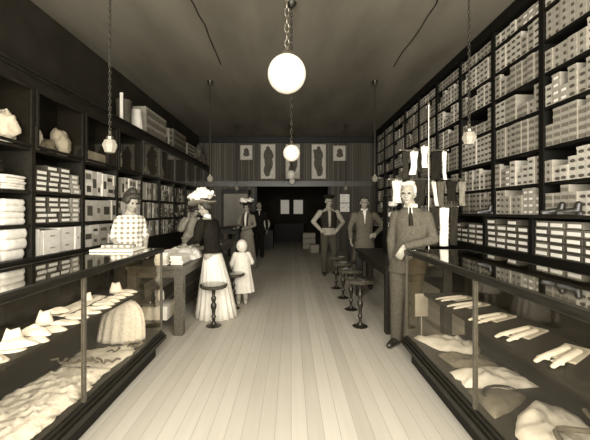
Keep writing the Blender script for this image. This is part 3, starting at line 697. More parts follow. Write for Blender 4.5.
# ------------------------------------------------------------------ tables
def table(x0, x1, y0_, y1_, h_, label, mt='wood', low=True):
    root = thing('display_table', label, 'table', ((x0+x1)/2, (y0_+y1_)/2, 0)); cx, cy = (x0+x1)/2, (y0_+y1_)/2
    def sp(a, b_, nm, m_=mt, bv=.004): return MB().span((a[0]-cx, a[1]-cy, a[2]), (b_[0]-cx, b_[1]-cy, b_[2])).build(nm, m_, root, bevel=bv)
    sp((x0-.01, y0_-.02, h_-.035), (x1+.01, y1_+.02, h_), 'tabletop')
    m = MB()
    for a, b_ in (((x0+.02, y0_+.02, h_-.13), (x1-.02, y0_+.045, h_-.035)), ((x0+.02, y1_-.045, h_-.13), (x1-.02, y1_-.02, h_-.035)), ((x0+.02, y0_+.045, h_-.13), (x0+.045, y1_-.045, h_-.035)), ((x1-.045, y0_+.045, h_-.13), (x1-.02, y1_-.045, h_-.035))):
        m.span((a[0]-cx, a[1]-cy, a[2]), (b_[0]-cx, b_[1]-cy, b_[2]))
    m.build('apron', mt, root)
    for x in (x0, x1-.1):
        for y in (y0_, y1_-.1): sp((x, y, 0), (x+.1, y+.1, h_-.035), 'leg')
    if low:
        sp((x0+.08, y0_+.02, .34), (x1-.3, y1_-.02, .36), 'lower_shelf'); sp((x0+.08, y0_+.02, .06), (x1-.3, y1_-.02, .14), 'bottom_board')
    return root
table(-1.86, -1.23, 3.86, 7.6, .79, 'brown wooden counter table left of the aisle behind the showcase')
table(1.09, 1.85, 3.9, 5.75, .79, 'polished dark wooden counter table right of the aisle behind the stools', 'dark', False)
m = MB(); m.box((0, 0, .08), (.3, .35, .16)); tag(m.build('carton', 'paper', None, (-1.6, 4.15, .141), bevel=.004), 'white carton on the bottom board under the left table', 'carton')
m = MB(); m.lathe([(.035, 0), (.04, .03), (.035, .1), (.02, .12)], n=16); tag(m.build('cloth_spool', 'cream', None, (-1.55, 4.05, .361), smooth=True), 'small pale jar on the shelf under the left table', 'jar')
garment_stack((-1.5, 4.12, .791), .14, .4, 7, 'tall stack of white goods at the near end of left table', 'paper')
garment_stack((-1.34, 4.12, .791), .14, .34, 5, 'narrow stack of pale papers at the left table corner', 'paper')
sheet('white_cloth', dense([(-1.8, 4.45), (-1.25, 4.4), (-1.22, 4.75), (-1.4, 5.3), (-1.8, 5.4)], 6, .04, 12), 0, 'white', (0, 0, .791), 12, .04, .1, label='heap of loose white cloth on left table before the hatted lady', cat='cloth')
sheet('pattern_sheet', dense([(-1.8, 5.6), (-1.3, 5.6), (-1.3, 6.6), (-1.8, 6.6)], 4, .03, 2), 0, 'greycard', (0, 0, .791), 1, .01, .02, label='grey patterned sheet spread on the farther part of left table', cat='cloth')
# parcels below right table
for k, (x, y) in enumerate(((1.42, 4.7), (1.5, 5.05))):
    m = MB(); m.box((0, 0, .13), (.2, .2, .26)); m.span((-.03, -.105, 0), (.03, -.1, .26), 1); tag(m.build('parcel', ['greycard', 'label'], None, (x, y, 0), bevel=.005), ['nearer pale parcel on the floor beneath the right table', 'farther pale parcel on the floor beneath the right table'][k], 'parcel')

# ------------------------------------------------------------------ stools
def stool(x, y, h_, label):
    root = thing('counter_stool', label, 'stool', (x, y, 0), 0, 'round counter stools fixed to the floor')
    MB().lathe([(.02, h_-.05), (.155, h_-.045), (.168, h_-.03), (.17, h_-.012), (.158, h_), (.1, h_+.004), (.02, h_+.005)], n=36).build('seat', 'seat', root, smooth=True)
    k = h_-.05
    MB().lathe([(.024, .04), (.018, .1*k), (.02, .2*k), (.032, .24*k), (.02, .3*k), (.024, .42*k), (.036, .5*k), (.036, .56*k), (.02, .62*k), (.03, .7*k), (.032, .74*k), (.017, .8*k), (.024, .92*k), (.045, k)], n=20).build('post', 'iron', root, smooth=True)
    MB().lathe([(.09, 0), (.095, .008), (.06, .018), (.035, .03), (.026, .05)], n=24).build('foot_flange', 'iron', root, smooth=True)
    return root
s0 = stool(-.955, 4.2, .52, 'round-seated iron stool standing before the pale-skirted lady')
dup(s0, (-.84, 4.95, 0), None, 'round-seated iron stool between the lady and the toddler')
s1 = stool(.85, 4.18, .585, 'nearest round-seated iron stool at the right counter')
dup(s1, (.865, 4.9, 0), None, 'second round-seated iron stool at the right counter')
dup(s1, (.85, 5.55, 0), None, 'third round-seated iron stool at the right counter')
dup(s1, (.83, 6.25, 0), None, 'farthest round-seated iron stool at the right counter')

# ------------------------------------------------------------------ hosiery stand on the right table
PY = 4.05
root = thing('display_stand', 'tall nickel pole stand with cross bars on the right counter', 'stand', (1.64, PY, .79))
MB().lathe([(.11, 0), (.11, .012), (.03, .03), (.012, .06), (.009, 1.86), (.014, 1.87), (.02, 1.9), (.008, 1.93)], n=16).build('pole', 'steel', root, smooth=True)
bars = [(Z(151, PY)+.01, X(400, PY), X(448, PY)), (Z(180, PY)+.01, X(389, PY), X(466, PY)), (Z(207.5, PY)+.01, X(428, PY), X(458, PY))]
for z, a, b_ in bars:
    m = MB(); m.tube([(a-1.64, 0, z-.79), (b_-1.64, 0, z-.79)], .008)
    for e in (a, b_): m.ball((e-1.64, 0, z-.79), .014)
    m.build('cross_bar', 'steel', root, smooth=True)
def hang(px0, px1, py0, py1, mt, label, foot=0, slant=0, dy=0, name='stocking', cat='stocking', scallop=0):
    Y = PY+dy; x0, x1 = X(px0, Y), X(px1, Y); z1 = Z(py0, Y); z0 = Z(py1, Y); w_ = x1-x0; n = 12; rs = []
    cx = (x0+x1)/2
    for k in range(n+1):
        t_ = k/n; z = z1+(z0-z1)*t_; ww = w_/2*(1-.22*math.sin(t_*math.pi*.9)*(foot != 0)); ox = slant*t_+(foot*max(0, t_-.72)*w_*1.5)
        rs.append([(ox+ww*c*(1+.05*math.sin(k*.9+c)), s_*.014+.008*math.sin(c*5+k*.35), z-z1) for c, s_ in ((-1, 0), (-.7, -1), (-.3, -.7), (0, -1), (.3, -.7), (.7, -1), (1, 0), (.7, 1), (0, 1), (-.7, 1))])
    m = MB(); m.rings(rs); m.tube([(-w_*.2, .014, -.01), (0, .02, .022), (w_*.2, .014, -.01)], .004, n=6)
    return tag(m.build(name, mt, None, (cx, Y-.022, z1), smooth='all'), label, cat, 'stockings hanging from the nickel stand')
hang(401, 409, 152, 180, 'charcoal', 'dark stocking at the left end of the stand top bar', .3, 0)
hang(409, 417.5, 152, 175, 'white', 'white stocking second on the stand top bar', -.4, 0)
hang(420, 427.5, 147, 168, 'white', 'pointed white stocking just left of the pole at the top', .3, 0, -.03)
hang(413, 421, 154, 172, 'charcoal', 'short dark stocking between two white ones on top bar', .3, 0, .04)
hang(430, 440.5, 152, 180, 'black', 'broad black stocking just right of the pole, top bar', 0)
hang(441, 445.5, 152, 180, 'white', 'narrow white stocking at the right end of the top bar', .8)
hang(391, 401.5, 181, 203, 'white', 'white stocking at the far left of the middle bar', .2)
hang(402, 411, 181, 204, 'charcoal', 'dark stocking beside the white one, left on the middle bar', .2)
hang(412, 426, 180, 206, 'charcoal', 'broad dark stocking left of the pole, middle bar', -.3)
hang(430, 435, 182, 206, 'cream', 'slanting pale stocking right of the pole, middle bar', .3, .04, -.02)
hang(435.5, 444, 182, 207, 'suit', 'grey stocking right of the slanting pale one, middle bar', .2)
hang(445, 456.5, 181, 201, 'black', 'black stocking toward the right of the middle bar', .2)
hang(457, 465, 182, 206, 'plush', 'mid-grey stocking at the right end of the middle bar', .3)
hang(428.5, 438, 208, 246, 'charcoal', 'long dark stocking at the left of the lowest bar', 0)
hang(438.5, 448, 208, 246, 'white', 'long white stocking in the middle of the lowest bar', 0, 0, -.02)
hang(448.5, 457, 208, 245, 'charcoal', 'long dark stocking at the right of the lowest bar', 0)
# small rack of white bonnets
root = thing('counter_rack', 'narrow black open rack holding white baby caps on right counter', 'rack', (1.58, 5.3, .79))
for x in (-.11, .11):
    MB().span((x-.008, -.12, 0), (x+.008, .12, .86)).build('side_panel', 'darker', root)
for k in range(6): MB().span((-.102, -.12, .02+k*.165), (.102, .12, .03+k*.165)).build('rack_shelf', 'darker', root)
for k in range(5):
    tag(heap('baby_cap', (1.57, 5.27, .79+.031+k*.165), (.08, .085, .05), 60+k*2.7, 'white', .5), 'crumpled white baby cap, %s compartment from top of the narrow rack' % ORD[5-k], 'cap', 'white baby caps in the narrow rack')

# ------------------------------------------------------------------ lamps
def chain_mb(z0, z1, link=.05, r=.005, w_=.014):
    m = MB(); n = max(1, int((z1-z0)/(link*.8)))
    for k in range(n):
        zc = z0+(z1-z0)*(k+.5)/n; a0 = (k % 2)*math.pi/2; pts = []
        for q in range(9):
            t_ = 2*math.pi*q/8; u = w_*math.cos(t_); pts.append((u*math.cos(a0), u*math.sin(a0), zc+link*.55*math.sin(t_)))
        m.tube(pts, r, n=5)
    return m
def globe_lamp(x, y, z, r, label, mt, chmat, link=.06):
    root = thing('globe_lamp', label, 'lamp', (x, y, z))
    MB().ball((0, 0, 0), r, 0, 40, 28).build('globe', mt, root, smooth='all')
    MB().lathe([(r*.42, r*.9), (r*.4, r*1.0), (r*.28, r*1.15), (r*.15, r*1.22), (r*.13, r*1.4)], n=24).build('fitter', 'brass', root, smooth=True)
    chain_mb(r*1.38, HC-z-.03, link, .006 if r > .12 else .005, .017 if r > .12 else .012).build('chain', chmat, root, smooth='all')
    MB().lathe([(.02, HC-z-.06), (.06, HC-z-.02), (.065, HC-z-.001)], n=20).build('ceiling_rose', 'iron', root, smooth=True)
    l = bpy.data.lights.new('lamp_glow', 'POINT'); l.energy = 1*(r/.15)**2; l.shadow_soft_size = r; l.color = (1, .93, .8)
    lo = bpy.data.objects.new('lamp_glow', l); col.objects.link(lo); lo.parent = root; lo.location = (0, 0, -r-.05-r)
    return root
globe_lamp(-.033, 2.68, 2.5, .15, 'large white glass globe lamp nearest the camera over the aisle', 'opal', 'brass', .075)
globe_lamp(.006, 4.28, 2.15, .105, 'second white globe lamp over the aisle, behind the largest', 'opal', 'iron')
globe_lamp(0, 10.4, 2.54, .135, 'dim globe lamp hanging before the header board at the back', 'opal_far', 'iron')
globe_lamp(.04, 11.6, 2.44, .1, 'smallest and farthest globe lamp, just below the dim one', 'opal_far', 'iron')
def pendant(x, y, z, label, chain=False, bright=False):
    root = thing('pendant_lamp', label, 'lamp', (x, y, z), 0, 'small faceted pendant lamps')
    n = 8; MB().lathe([(.02, .07), (.045, .062), (.066, .015), (.06, -.005), (.042, -.05), (.02, -.055)], n=n).build('lamp_shade', 'opal_dim', root)
    MB().lathe([(.03, .07), (.032, .09), (.016, .105), (.012, .14)], n=14).build('socket', 'brass', root, smooth=True)
    if chain: chain_mb(.135, HC-z-.03, .04, .004, .01).build('chain', 'iron', root, smooth='all')
    else: MB().lathe([(.011, .135), (.011, HC-z-.02)], n=8).build('rod', 'iron', root, smooth=True)
    MB().lathe([(.015, HC-z-.1), (.05, HC-z-.03), (.06, HC-z-.001)], n=16).build('ceiling_rose', 'iron', root, smooth=True)
    return root
pendant(-1.64, 3.08, 2.0, 'small faceted pendant lamp on a chain before the left cabinet', True)
pendant(1.66, 3.17, 2.09, 'small faceted pendant lamp before the near right shoe shelves', True)
pendant(-1.63, 6.85, 2.06, 'pendant lamp on a rod above the hatted lady')
pendant(1.69, 6.85, 2.06, 'pendant lamp on a rod above the clerk in the long coat')
pendant(-1.64, 10.3, 2.1, 'farthest left pendant lamp on a rod near the boarded wall')
pendant(1.66, 10.3, 2.1, 'farthest right pendant lamp on a rod near the boarded wall')
def wire(pts, label):
    m = MB(); m.tube([(p[0], p[1], HC-.008) for p in pts], .007, n=6); tag(m.build('ceiling_wire', 'darker', smooth=True), label, 'wire')
def cp(px, py): Y = (HC-EYE)*F/(211-py); return (X(px, Y), Y)
wire([cp(188, -6), cp(194, 4), cp(199, 15), cp(205, 24), cp(209, 36), cp(215, 50), cp(221, 64)], 'thin dark wire straggling across the left of the ceiling')
wire([cp(440, -8), cp(436, 4), cp(428, 15), cp(421, 27), cp(412, 40), cp(402, 52), cp(394, 66)], 'thin dark wire straggling across the right of the ceiling')

# ------------------------------------------------------------------ pictures on the boarded wall
def picture(px0, px1, py0, py1, kind, label):
    Y = YP-.03; x0, x1, z1, z0 = X(px0, Y), X(px1, Y), Z(py0, Y), Z(py1, Y); w_, h_ = x1-x0, z1-z0
    root = thing('framed_print', label, 'picture', ((x0+x1)/2, YP-.012, z0), 0, 'framed prints on the boarded wall')
    MB().span((-w_/2, -.012, 0), (w_/2, .011, h_)).build('print_sheet', 'photo_pale', root)
    m = MB()
    for a, b_ in (((-w_/2-.012, -.02, -.012), (-w_/2+.012, .011, h_+.012)), ((w_/2-.012, -.02, -.012), (w_/2+.012, .011, h_+.012)), ((-w_/2, -.02, -.012), (w_/2, .011, .012)), ((-w_/2, -.02, h_-.012), (w_/2, .011, h_+.012))): m.span(a, b_)
    m.build('picture_frame', 'cream', root)
    m = MB()
    def bl(cx, cz, rx, rz_, rot=0):
        n = 16; pl = [(w_*cx+w_*(rx*math.cos(2*math.pi*j/n)*math.cos(rot)-rz_*math.sin(2*math.pi*j/n)*math.sin(rot)), h_*cz+w_*(rx*math.cos(2*math.pi*j/n)*math.sin(rot)+rz_*math.sin(2*math.pi*j/n)*math.cos(rot))) for j in range(n)]
        m.prism(pl, -.0165-len(m.f)*.00002, -.0125)
    if kind == 'head':
        bl(0, .62, .22, .24); bl(0, .38, .28, .2); bl(.08, .5, .16, .3, .4)
    else:
        sg = 1 if kind == 'lady' else -1
        bl(0, .87, .15, .2); bl(sg*.02, .68, .34, .5); bl(sg*.05, .48, .3, .6, .1*sg); bl(-sg*.02, .3, .27, .5, -.25*sg); bl(-sg*.05, .16, .2, .25)
        bl(sg*.2, .74, .14, .35, .5)
    m.build('printed_figure', 'photo', root)
picture(240.5, 252, 145.5, 159.5, 'head', 'small square print at the left end of the row of pictures')
picture(261, 275, 144.5, 178.5, 'lady', 'tall framed fashion print left of the hanging globes')
picture(286, 299.5, 144.5, 178.5, 'lady', 'tall framed fashion print partly hidden behind the globe lamps')
picture(312, 325.5, 144.5, 178.5, 'man', 'tall framed fashion print right of the hanging globes')
picture(333.5, 346, 146, 160.5, 'head', 'small square print at the right end of the row of pictures')

# ------------------------------------------------------------------ furniture further back
m = MB(); root = thing('tall_cupboard', 'tall grey cupboard standing against the boarded wall on the left', 'cupboard', (-1.85, 11.6, 0))
MB().span((-.4, -.25, 0), (.4, .3, 2.0)).build('cupboard_body', 'panel', root, bevel=.006); MB().span((-.44, -.3, 2.0), (.44, .32, 2.14)).build('cornice', 'dark', root, bevel=.006)
for x in (-.2, .2): MB().span((x-.18, -.27, .1), (x+.18, -.251, 1.92)).build('cupboard_door', 'panel', root)
table(-2.0, -1.35, 8.9, 10.9, .95, 'dark side table behind the lady in the flowered hat', 'dark', False)
m = MB(); m.box((0, 0, .3), (.45, .4, .6)); 
for z in (.1, .3, .5): m.box((0, -.205, z), (.46, .012, .14), 1)
tag(m.build('wooden_crate', ['panel', 'greycard'], None, (.68, 12.9, 0)), 'tall grey crate standing inside the back room opening', 'crate')
m = MB(); m.box((0, 0, .14), (.3, .3, .28)); tag(m.build('paper_sack', 'greycard', None, (.8, 11.6, 0), bevel=.03), 'small pale sack on floor before the grey crate', 'sack')
m = MB(); m.box((0, 0, .35), (.55, .5, .7)); tag(m.build('wooden_chest', 'dark', None, (-.95, 12.9, 0)), 'dark chest just inside the left of the back opening', 'chest')
tag(heap('cloth_bundle', (-.95, 12.85, .7), (.17, .15, .22), 88, 'white', .3), 'white cloth bundle on the dark chest at the back opening', 'bundle')
m = MB(); m.box((0, 0, .4), (1.4, .7, .8)); tag(m.build('packing_case', 'darker', None, (-.1, 16.3, 0)), 'low dark packing case under the far windows', 'case')
m = MB(); m.box((0, 0, .5), (.6, .6, 1.0)); tag(m.build('packing_case', 'dark', None, (-1.2, 14.6, 0)), 'tall dark packing case on the left of the back room', 'case')
# small stand between the two standing men
root = thing('pedestal_stand', 'slim dark wooden stand between the two standing men at right', 'stand', (1.36, 7.3, 0))
MB().span((-.14, -.14, .97), (.14, .14, 1.0)).build('stand_top', 'dark', root)
for x in (-.11, .11):
    for y in (-.11, .11): MB().span((x-.02, y-.02, 0), (x+.02, y+.02, .97)).build('leg', 'dark', root)
MB().span((-.11, -.11, .3), (.11, .11, .32)).build('stand_shelf', 'dark', root)

# ------------------------------------------------------------------ people
def lerp_lean(lean, z):
    L_ = sorted(lean)
    if z <= L_[0][0]: return Vector((L_[0][1], L_[0][2], 0))
    for a, b_ in zip(L_[:-1], L_[1:]):
        if z <= b_[0]:
            t_ = (z-a[0])/(b_[0]-a[0]); return Vector((a[1]*(1-t_)+b_[1]*t_, a[2]*(1-t_)+b_[2]*t_, 0))
    return Vector((L_[-1][1], L_[-1][2], 0))
def hand(mb, wrist, d, nrm, side, curl=.4, s=1.0):
    """palm, four unequal curled fingers, a thumb leaving the side near the palm base"""
    d = Vector(d).normalized(); nrm = Vector(nrm); nrm = (nrm-d*nrm.dot(d)).normalized(); u = d.cross(nrm)*side
    wr = Vector(wrist); P = lambda a, b_, c: wr+d*a*s+u*b_*s+nrm*c*s
    for bb in (-.026, -.009, .009, .026): mb.chain([P(0, bb*.6, 0), P(.05, bb, 0), P(.088, bb*1.05, 0)], [.014*s, .0135*s, .011*s], n=8)
    for k, (bb, ln) in enumerate(((.03, .068), (.01, .078), (-.01, .073), (-.029, .056))):
        a = 0; p = P(.088, bb*1.05, 0); rad = .0095*s
        for q in range(3):
            a += curl*(.8+.25*q+.08*k); st = ln*(.42, .33, .25)[q]*s
            e = p+(d*math.cos(a)+nrm*math.sin(a))*st+u*bb*.06*s; mb.chain([p, e], [rad, rad*.9], n=8); p = e; rad *= .9
    p0 = P(.02, .028, .004); p1 = P(.052, .052, .014); p2 = P(.085, .056, .028); mb.chain([p0, p1, p2], [.013*s, .011*s, .009*s], n=8)
def figure(label, loc, rz, h_=1.73, female=False, lean=((0, 0, 0), (2, 0, 0)), head=(0, 0, 0, 0, 0), arms=None, legs=None, outfit=None, group=None, voxel=.009, name='person', shw=None):
    """arms: {'L': (elbow, wrist, hand dir, palm normal, curl)} L is on +x (viewer's right when facing the camera)"""
    s = h_/1.73; root = thing(name, label, 'person', loc, rz, group)
    ln = lambda z: lerp_lean(lean, z)
    tor = [(.84, .15, .1), (.93, .158, .112), (1.03, .14, .1), (1.12, .137, .1), (1.25, .158, .112), (1.36, .162, .105), (1.42, .12, .085), (1.465, .065, .062), (1.52, .052, .055)]
    if female: tor = [(.84, .155, .115), (.93, .162, .118), (1.03, .115, .095), (1.1, .11, .09), (1.22, .135, .11), (1.3, .145, .118), (1.38, .142, .095), (1.43, .1, .07), (1.47, .05, .05), (1.52, .043, .046)]
    sw = shw or (.165 if female else .188)
    mb = MB()
    mb.loft([(ln(z).x*1, ln(z).y, z, a, b_) for z, a, b_ in tor], n=24)
    hb = Vector((0, 0, 1.61))+ln(1.61)+Vector(head[:3])
    nb = Vector((0, .012, 1.46))+ln(1.46)
    mb.chain([nb, hb+Vector((0, .015, -.05))], [.052 if female else .058, .05 if female else .055])
    HT = Matrix.Translation(hb) @ Matrix.Rotation(head[3], 4, 'Z') @ Matrix.Rotation(head[4], 4, 'X')
    mb.T = HT
    mb.ball((0, .012, .03), (.073, .092, .088), n=20, m=14); mb.ball((0, -.03, -.04), (.055, .058, .07), n=18, m=12); mb.ball((0, -.066, -.088), (.024, .02, .018))
    mb.seg((0, -.082, .012), (0, -.108, -.03), .007, .013); mb.ball((0, -.104, -.03), (.015, .012, .01)); mb.ball((0, -.076, .03), (.048, .016, .011)); mb.ball((0, -.084, -.06), (.021, .011, .009))
    for k in (-1, 1): mb.ball((k*.076, .012, -.008), (.009, .019, .03)); mb.ball((k*.036, -.066, -.025), (.022, .02, .022))
    mb.T = Matrix.Identity(4)
    AR = {}
    for k, sd in (('L', 1), ('R', -1)):
        sh_ = Vector((sd*sw, 0, 1.375))+ln(1.39)
        a = (arms or {}).get(k, ((sd*.24, .02, 1.12), (sd*.25, -.02, .87), (0, -.1, -1), (-sd, 0, 0), .3))
        el, wr = Vector(a[0]), Vector(a[1]); AR[k] = (sh_, el, wr)
        mb.chain([sh_, sh_.lerp(el, .5), el, el.lerp(wr, .4), wr], [.052, .044, .036, .035, .024] if not female else [.044, .038, .03, .03, .021])
        hand(mb, wr, a[2], a[3], sd, a[4], 1.0 if not female else .9)
    LG = {}
    for k, sd in (('L', 1), ('R', -1)):
        lg = (legs or {}).get(k, ((sd*.09, -.01, .49), (sd*.1, .02, .08), 0))
        hip = Vector((sd*.088, 0, .9))+ln(.9); kn, an = Vector(lg[0]), Vector(lg[1]); LG[k] = (hip, kn, an, lg[2])
        mb.chain([hip, hip.lerp(kn, .5), kn, kn.lerp(an, .35), an], [.085, .07, .05, .05, .035])
        f = Matrix.Rotation(lg[2], 3, 'Z') @ Vector((0, -1, 0)); mb.chain([an+Vector((0, 0, -.035)), an+f*.09+Vector((0, 0, -.05)), an+f*.15+Vector((0, 0, -.055))], [.036, .03, .022])
    body = remesh(mb, 'body', 'skin', root, voxel, 1)
    # eyes, mouth
    e = MB(); e.T = HT
    for k in (-1, 1): e.ball((k*.029, -.0805, .006), (.013, .008, .008), n=10, m=6)
    e.build('eyes', 'eye', root, smooth='all')
    e = MB(); e.T = HT; e.ball((0, -.091, -.061), (.021, .006, .0055), n=12, m=6); e.build('mouth', 'lips', root, smooth='all')
    root.scale = (s, s, s)
    return root, HT, AR, LG, ln, tor
def hair(root, HT, mt, style, voxel=.01):
    m = MB(); m.T = HT
    m.ball((0, .042, .048), (.083, .085, .086), n=20, m=14)
    if style == 'short': m.ball((0, -.03, .095), (.06, .055, .035)); 
    if style == 'wavy':
        for k in (-1, 1): m.ball((k*.07, .015, .03), (.018, .035, .045)); m.ball((k*.035, -.02, .105), (.042, .045, .022))
        m.ball((0, .085, -.01), (.07, .04, .06)); m.ball((.02, .01, .118), (.055, .06, .022)); m.ball((-.05, .02, .1), (.03, .05, .03))
    if style == 'bun':
        m.ball((0, .02, .13), (.055, .06, .045)); m.ball((0, -.045, .09), (.078, .05, .04)); 
        for k in (-1, 1): m.ball((k*.07, -.01, .035), (.035, .06, .055))
        m.ball((0, .09, .0), (.07, .045, .06))
    if style == 'low': m.ball((0, .095, -.015), (.06, .045, .055)); m.ball((0, .06, .0), (.078, .05, .06))
    return remesh(m, 'hair', mt, root, voxel, 1)
def jacket(root, AR, ln, tor, hem, mt, female=False, grow=.017, flare=.0, puff=0, name='jacket', cuff=1.0, long=0, ymin=0):
    m = MB(); rs = []
    for z, a, b_ in tor:
        if z < .9 or z > 1.465: continue
        l = ln(z); rs.append((l.x, l.y, z, a+grow, b_+grow))
    z0, a0, b0 = .9, (rs[0][3]), (rs[0][4]); low = []
    k = 0
    while z0-.06 > hem: z0 -= .06; k += 1; l = ln(z0); low.append((l.x, l.y, z0, a0+flare*k*.012+.006, b0+flare*k*.012+.006))
    l = ln(hem); low.append((l.x, l.y, hem, a0+flare*(k+1)*.012+.006, b0+flare*(k+1)*.012+.006))
    m.loft(low[::-1]+rs, n=28)
    for kk in ('L', 'R'):
        sh_, el, wr = AR[kk]; we = el.lerp(wr, .93*cuff)
        r = [.066, .056, .05, .046, .04]
        if female: r = [.056, .048, .04, .038, .033]
        if puff: r = [.07+puff*.2, .07+puff, .055+puff*.9, .05+puff*.3, .035]
        m.chain([sh_+Vector((0, 0, -.005)), sh_.lerp(el, .5), el, el.lerp(we, .45), we], r, n=14)
    return remesh(m, name, mt, root, .011, 3)
def trousers(root, LG, mt, ln):
    m = MB(); l = ln(.92)
    m.loft([(l.x, l.y, .83, .16, .115), (l.x, l.y, .92, .168, .12), (ln(1.04).x, ln(1.04).y, 1.04, .15, .11)], n=24)
    for k in ('L', 'R'):
        hip, kn, an, _ = LG[k]; m.chain([hip, hip.lerp(kn, .5), kn, kn.lerp(an, .5), an+Vector((0, .0, -.01))], [.1, .09, .075, .07, .062], n=14)
    return remesh(m, 'trousers', mt, root, .011, 2)
def shoes(root, LG, mt='leather'):
    for k in ('L', 'R'):
        hip, kn, an, a = LG[k]; f = Matrix.Rotation(a, 3, 'Z') @ Vector((0, -1, 0)); m = MB(); z = .04
        g0 = Vector((an.x, an.y, 0))
        m.chain([g0+Vector((0, 0, .09))-f*.01, g0+Vector((0, 0, .05))-f*.03, g0+f*.08+Vector((0, 0, .042)), g0+f*.17+Vector((0, 0, .034))], [.045, .045, .042, .033], n=12)
        m.seg(g0-f*.05+Vector((0, 0, .012)), g0+f*.19+Vector((0, 0, .012)), .012, .012, n=8)
        o = remesh(m, 'shoe', mt, root, .01, 1)
def strip(pts, w0, w1, th=.008):      # tapered flat strip down the chest (tie, shirt front)
    m = MB(); rs = []; n = len(pts)
    for i, p in enumerate(pts):
        w_ = w0+(w1-w0)*i/(n-1); p = Vector(p); rs.append([p+Vector((-w_, .012, 0)), p+Vector((-w_*.5, -th*.5, 0)), p+Vector((0, -th, 0)), p+Vector((w_*.5, -th*.5, 0)), p+Vector((w_, .012, 0)), p+Vector((0, .02, 0))])
    return m.rings(rs)
def shirt_and_tie(root, ln, v=.12, depth=.128, tie=True, tiem='charcoal', wide=.06):
    a = ln(1.45); zs = [1.468, 1.42, 1.36, 1.45-v*1.9]
    ys = [-.068, -.108, -.127, -.136]
    strip([(ln(z).x, ln(z).y+y, z) for z, y in zip(zs, ys)], wide, .006).build('shirt_front', 'label', root, smooth='all')
    MB().rings([[(a.x+r*math.cos(t_), a.y+.01+r*math.sin(t_)*1.02, z-(.012 if math.sin(t_) < 0 else 0)*-math.sin(t_)) for t_ in [2*math.pi*j/20 for j in range(20)]] for r, z in ((.068, 1.45), (.07, 1.48), (.066, 1.505), (.058, 1.5))]).build('collar', 'label', root, smooth='all')
    if tie: strip([(ln(z).x, ln(z).y+y-.009, z) for z, y in ((1.465, -.075), (1.42, -.108), (1.36, -.128), (1.28, -.137))], .012, .022).build('necktie', tiem, root, smooth='all')
def buttons(root, ln, zs, y=-.145, x=0, mt='ink'):
    for z in zs: MB().ball((ln(z).x+x, ln(z).y+y, z), (.011, .007, .011), n=10, m=6).build('button', mt, root, smooth='all')

# old man leaning on the right case
lean = ((0, 0, 0), (.9, .03, 0), (1.2, .08, 0), (1.5, .06, -.01), (1.75, .03, -.01))
f = figure('white-haired man in grey suit leaning on the end of the right showcase', (1.2, 3.6, 0), R(-22), 1.72, lean=lean, head=(-.01, -.01, 0, R(-8), R(4)),
    arms={'L': ((.29, -.09, 1.14), (.02, -.24, 1.075), (-.5, -.1, -1), (-.2, .9, 0), .35), 'R': ((-.14, .04, 1.12), (-.12, -.02, .9), (0, -.1, -1), (1, 0, 0), .4)},
    legs={'L': ((.09, .01, .49), (.06, .03, .08), R(10)), 'R': ((-.07, -.02, .49), (-.08, -.0, .08), R(-20))}, voxel=.008, shw=.15)
root, HT, AR, LG, ln, tor = f
hair(root, HT, 'hair_white', 'wavy'); jacket(root, AR, ln, tor, .78, 'suit', flare=.6); trousers(root, LG, 'suit', ln); shoes(root, LG); shirt_and_tie(root, ln, .09, wide=.036)
buttons(root, ln, (1.2, 1.1, 1.0))
m = MB(); m.T = HT
for k in (-1, 1): m.ball((k*.03, -.083, .027), (.018, .006, .004), n=8, m=5)
m.build('eyebrows', 'hair_white', root, smooth='all')
# clerk in long coat beyond the table
f = figure('dark-haired clerk in long drab coat, hand on hip, beyond the right table', (1.36, 6.3, 0), R(-8), 1.69, head=(0, 0, 0, R(-5), 0),
    arms={'L': ((.36, .06, 1.17), (.2, -.1, 1.03), (-.8, -.5, -.3), (0, .7, -.5), .5), 'R': ((-.27, .0, 1.13), (-.26, -.14, .93), (0, -.4, -1), (1, 0, 0), .4)})
root, HT, AR, LG, ln, tor = f
hair(root, HT, 'hair_dark', 'short'); jacket(root, AR, ln, tor, .55, 'suit2', flare=.7, name='long_coat'); trousers(root, LG, 'trouser', ln); shoes(root, LG); shirt_and_tie(root, ln, .12, tie=False, wide=.05)
buttons(root, ln, (1.18, 1.08, .98))
# man in cap and shirtsleeves
f = figure('man in dark cap and open vest, hands at hips, before the back room', (.84, 7.6, 0), R(5), 1.75, head=(0, -.01, 0, R(8), R(2)),
    arms={'L': ((.33, -.0, 1.15), (.14, -.18, .98), (-.9, -.2, -.3), (0, .8, -.4), .5), 'R': ((-.34, .05, 1.17), (-.2, -.08, 1.0), (.8, -.4, -.4), (0, .8, -.4), .5)},
    legs={'L': ((.12, -.02, .49), (.13, .02, .08), R(15)), 'R': ((-.1, -.01, .49), (-.1, -.03, .08), R(-12))})
root, HT, AR, LG, ln, tor = f
jacket(root, AR, ln, tor, .88, 'shirt', name='work_shirt', grow=.014)
m = MB(); rs = [(0, .012, z, a+.03*(z<1.4), b_+.03) for z, a, b_ in tor if 1.0 < z < 1.45]; m.loft(rs, n=24); v_ = remesh(m, 'vest', 'charcoal', root, .011, 2)
strip([(0, -.085, 1.45), (0, -.14, 1.36), (0, -.15, 1.2), (0, -.145, 1.06)], .045, .03).build('shirt_front', 'shirt', root, smooth='all')
trousers(root, LG, 'trouser', ln); shoes(root, LG); hair(root, HT, 'hair_dark', 'short')
m = MB(); m.T = HT; m.lathe([(.09, .075), (.13, .1), (.135, .125), (.11, .15), (.03, .158)], n=24); m.ball((0, -.1, .075), (.07, .05, .012)); m.build('cap', 'black', root, smooth='all')

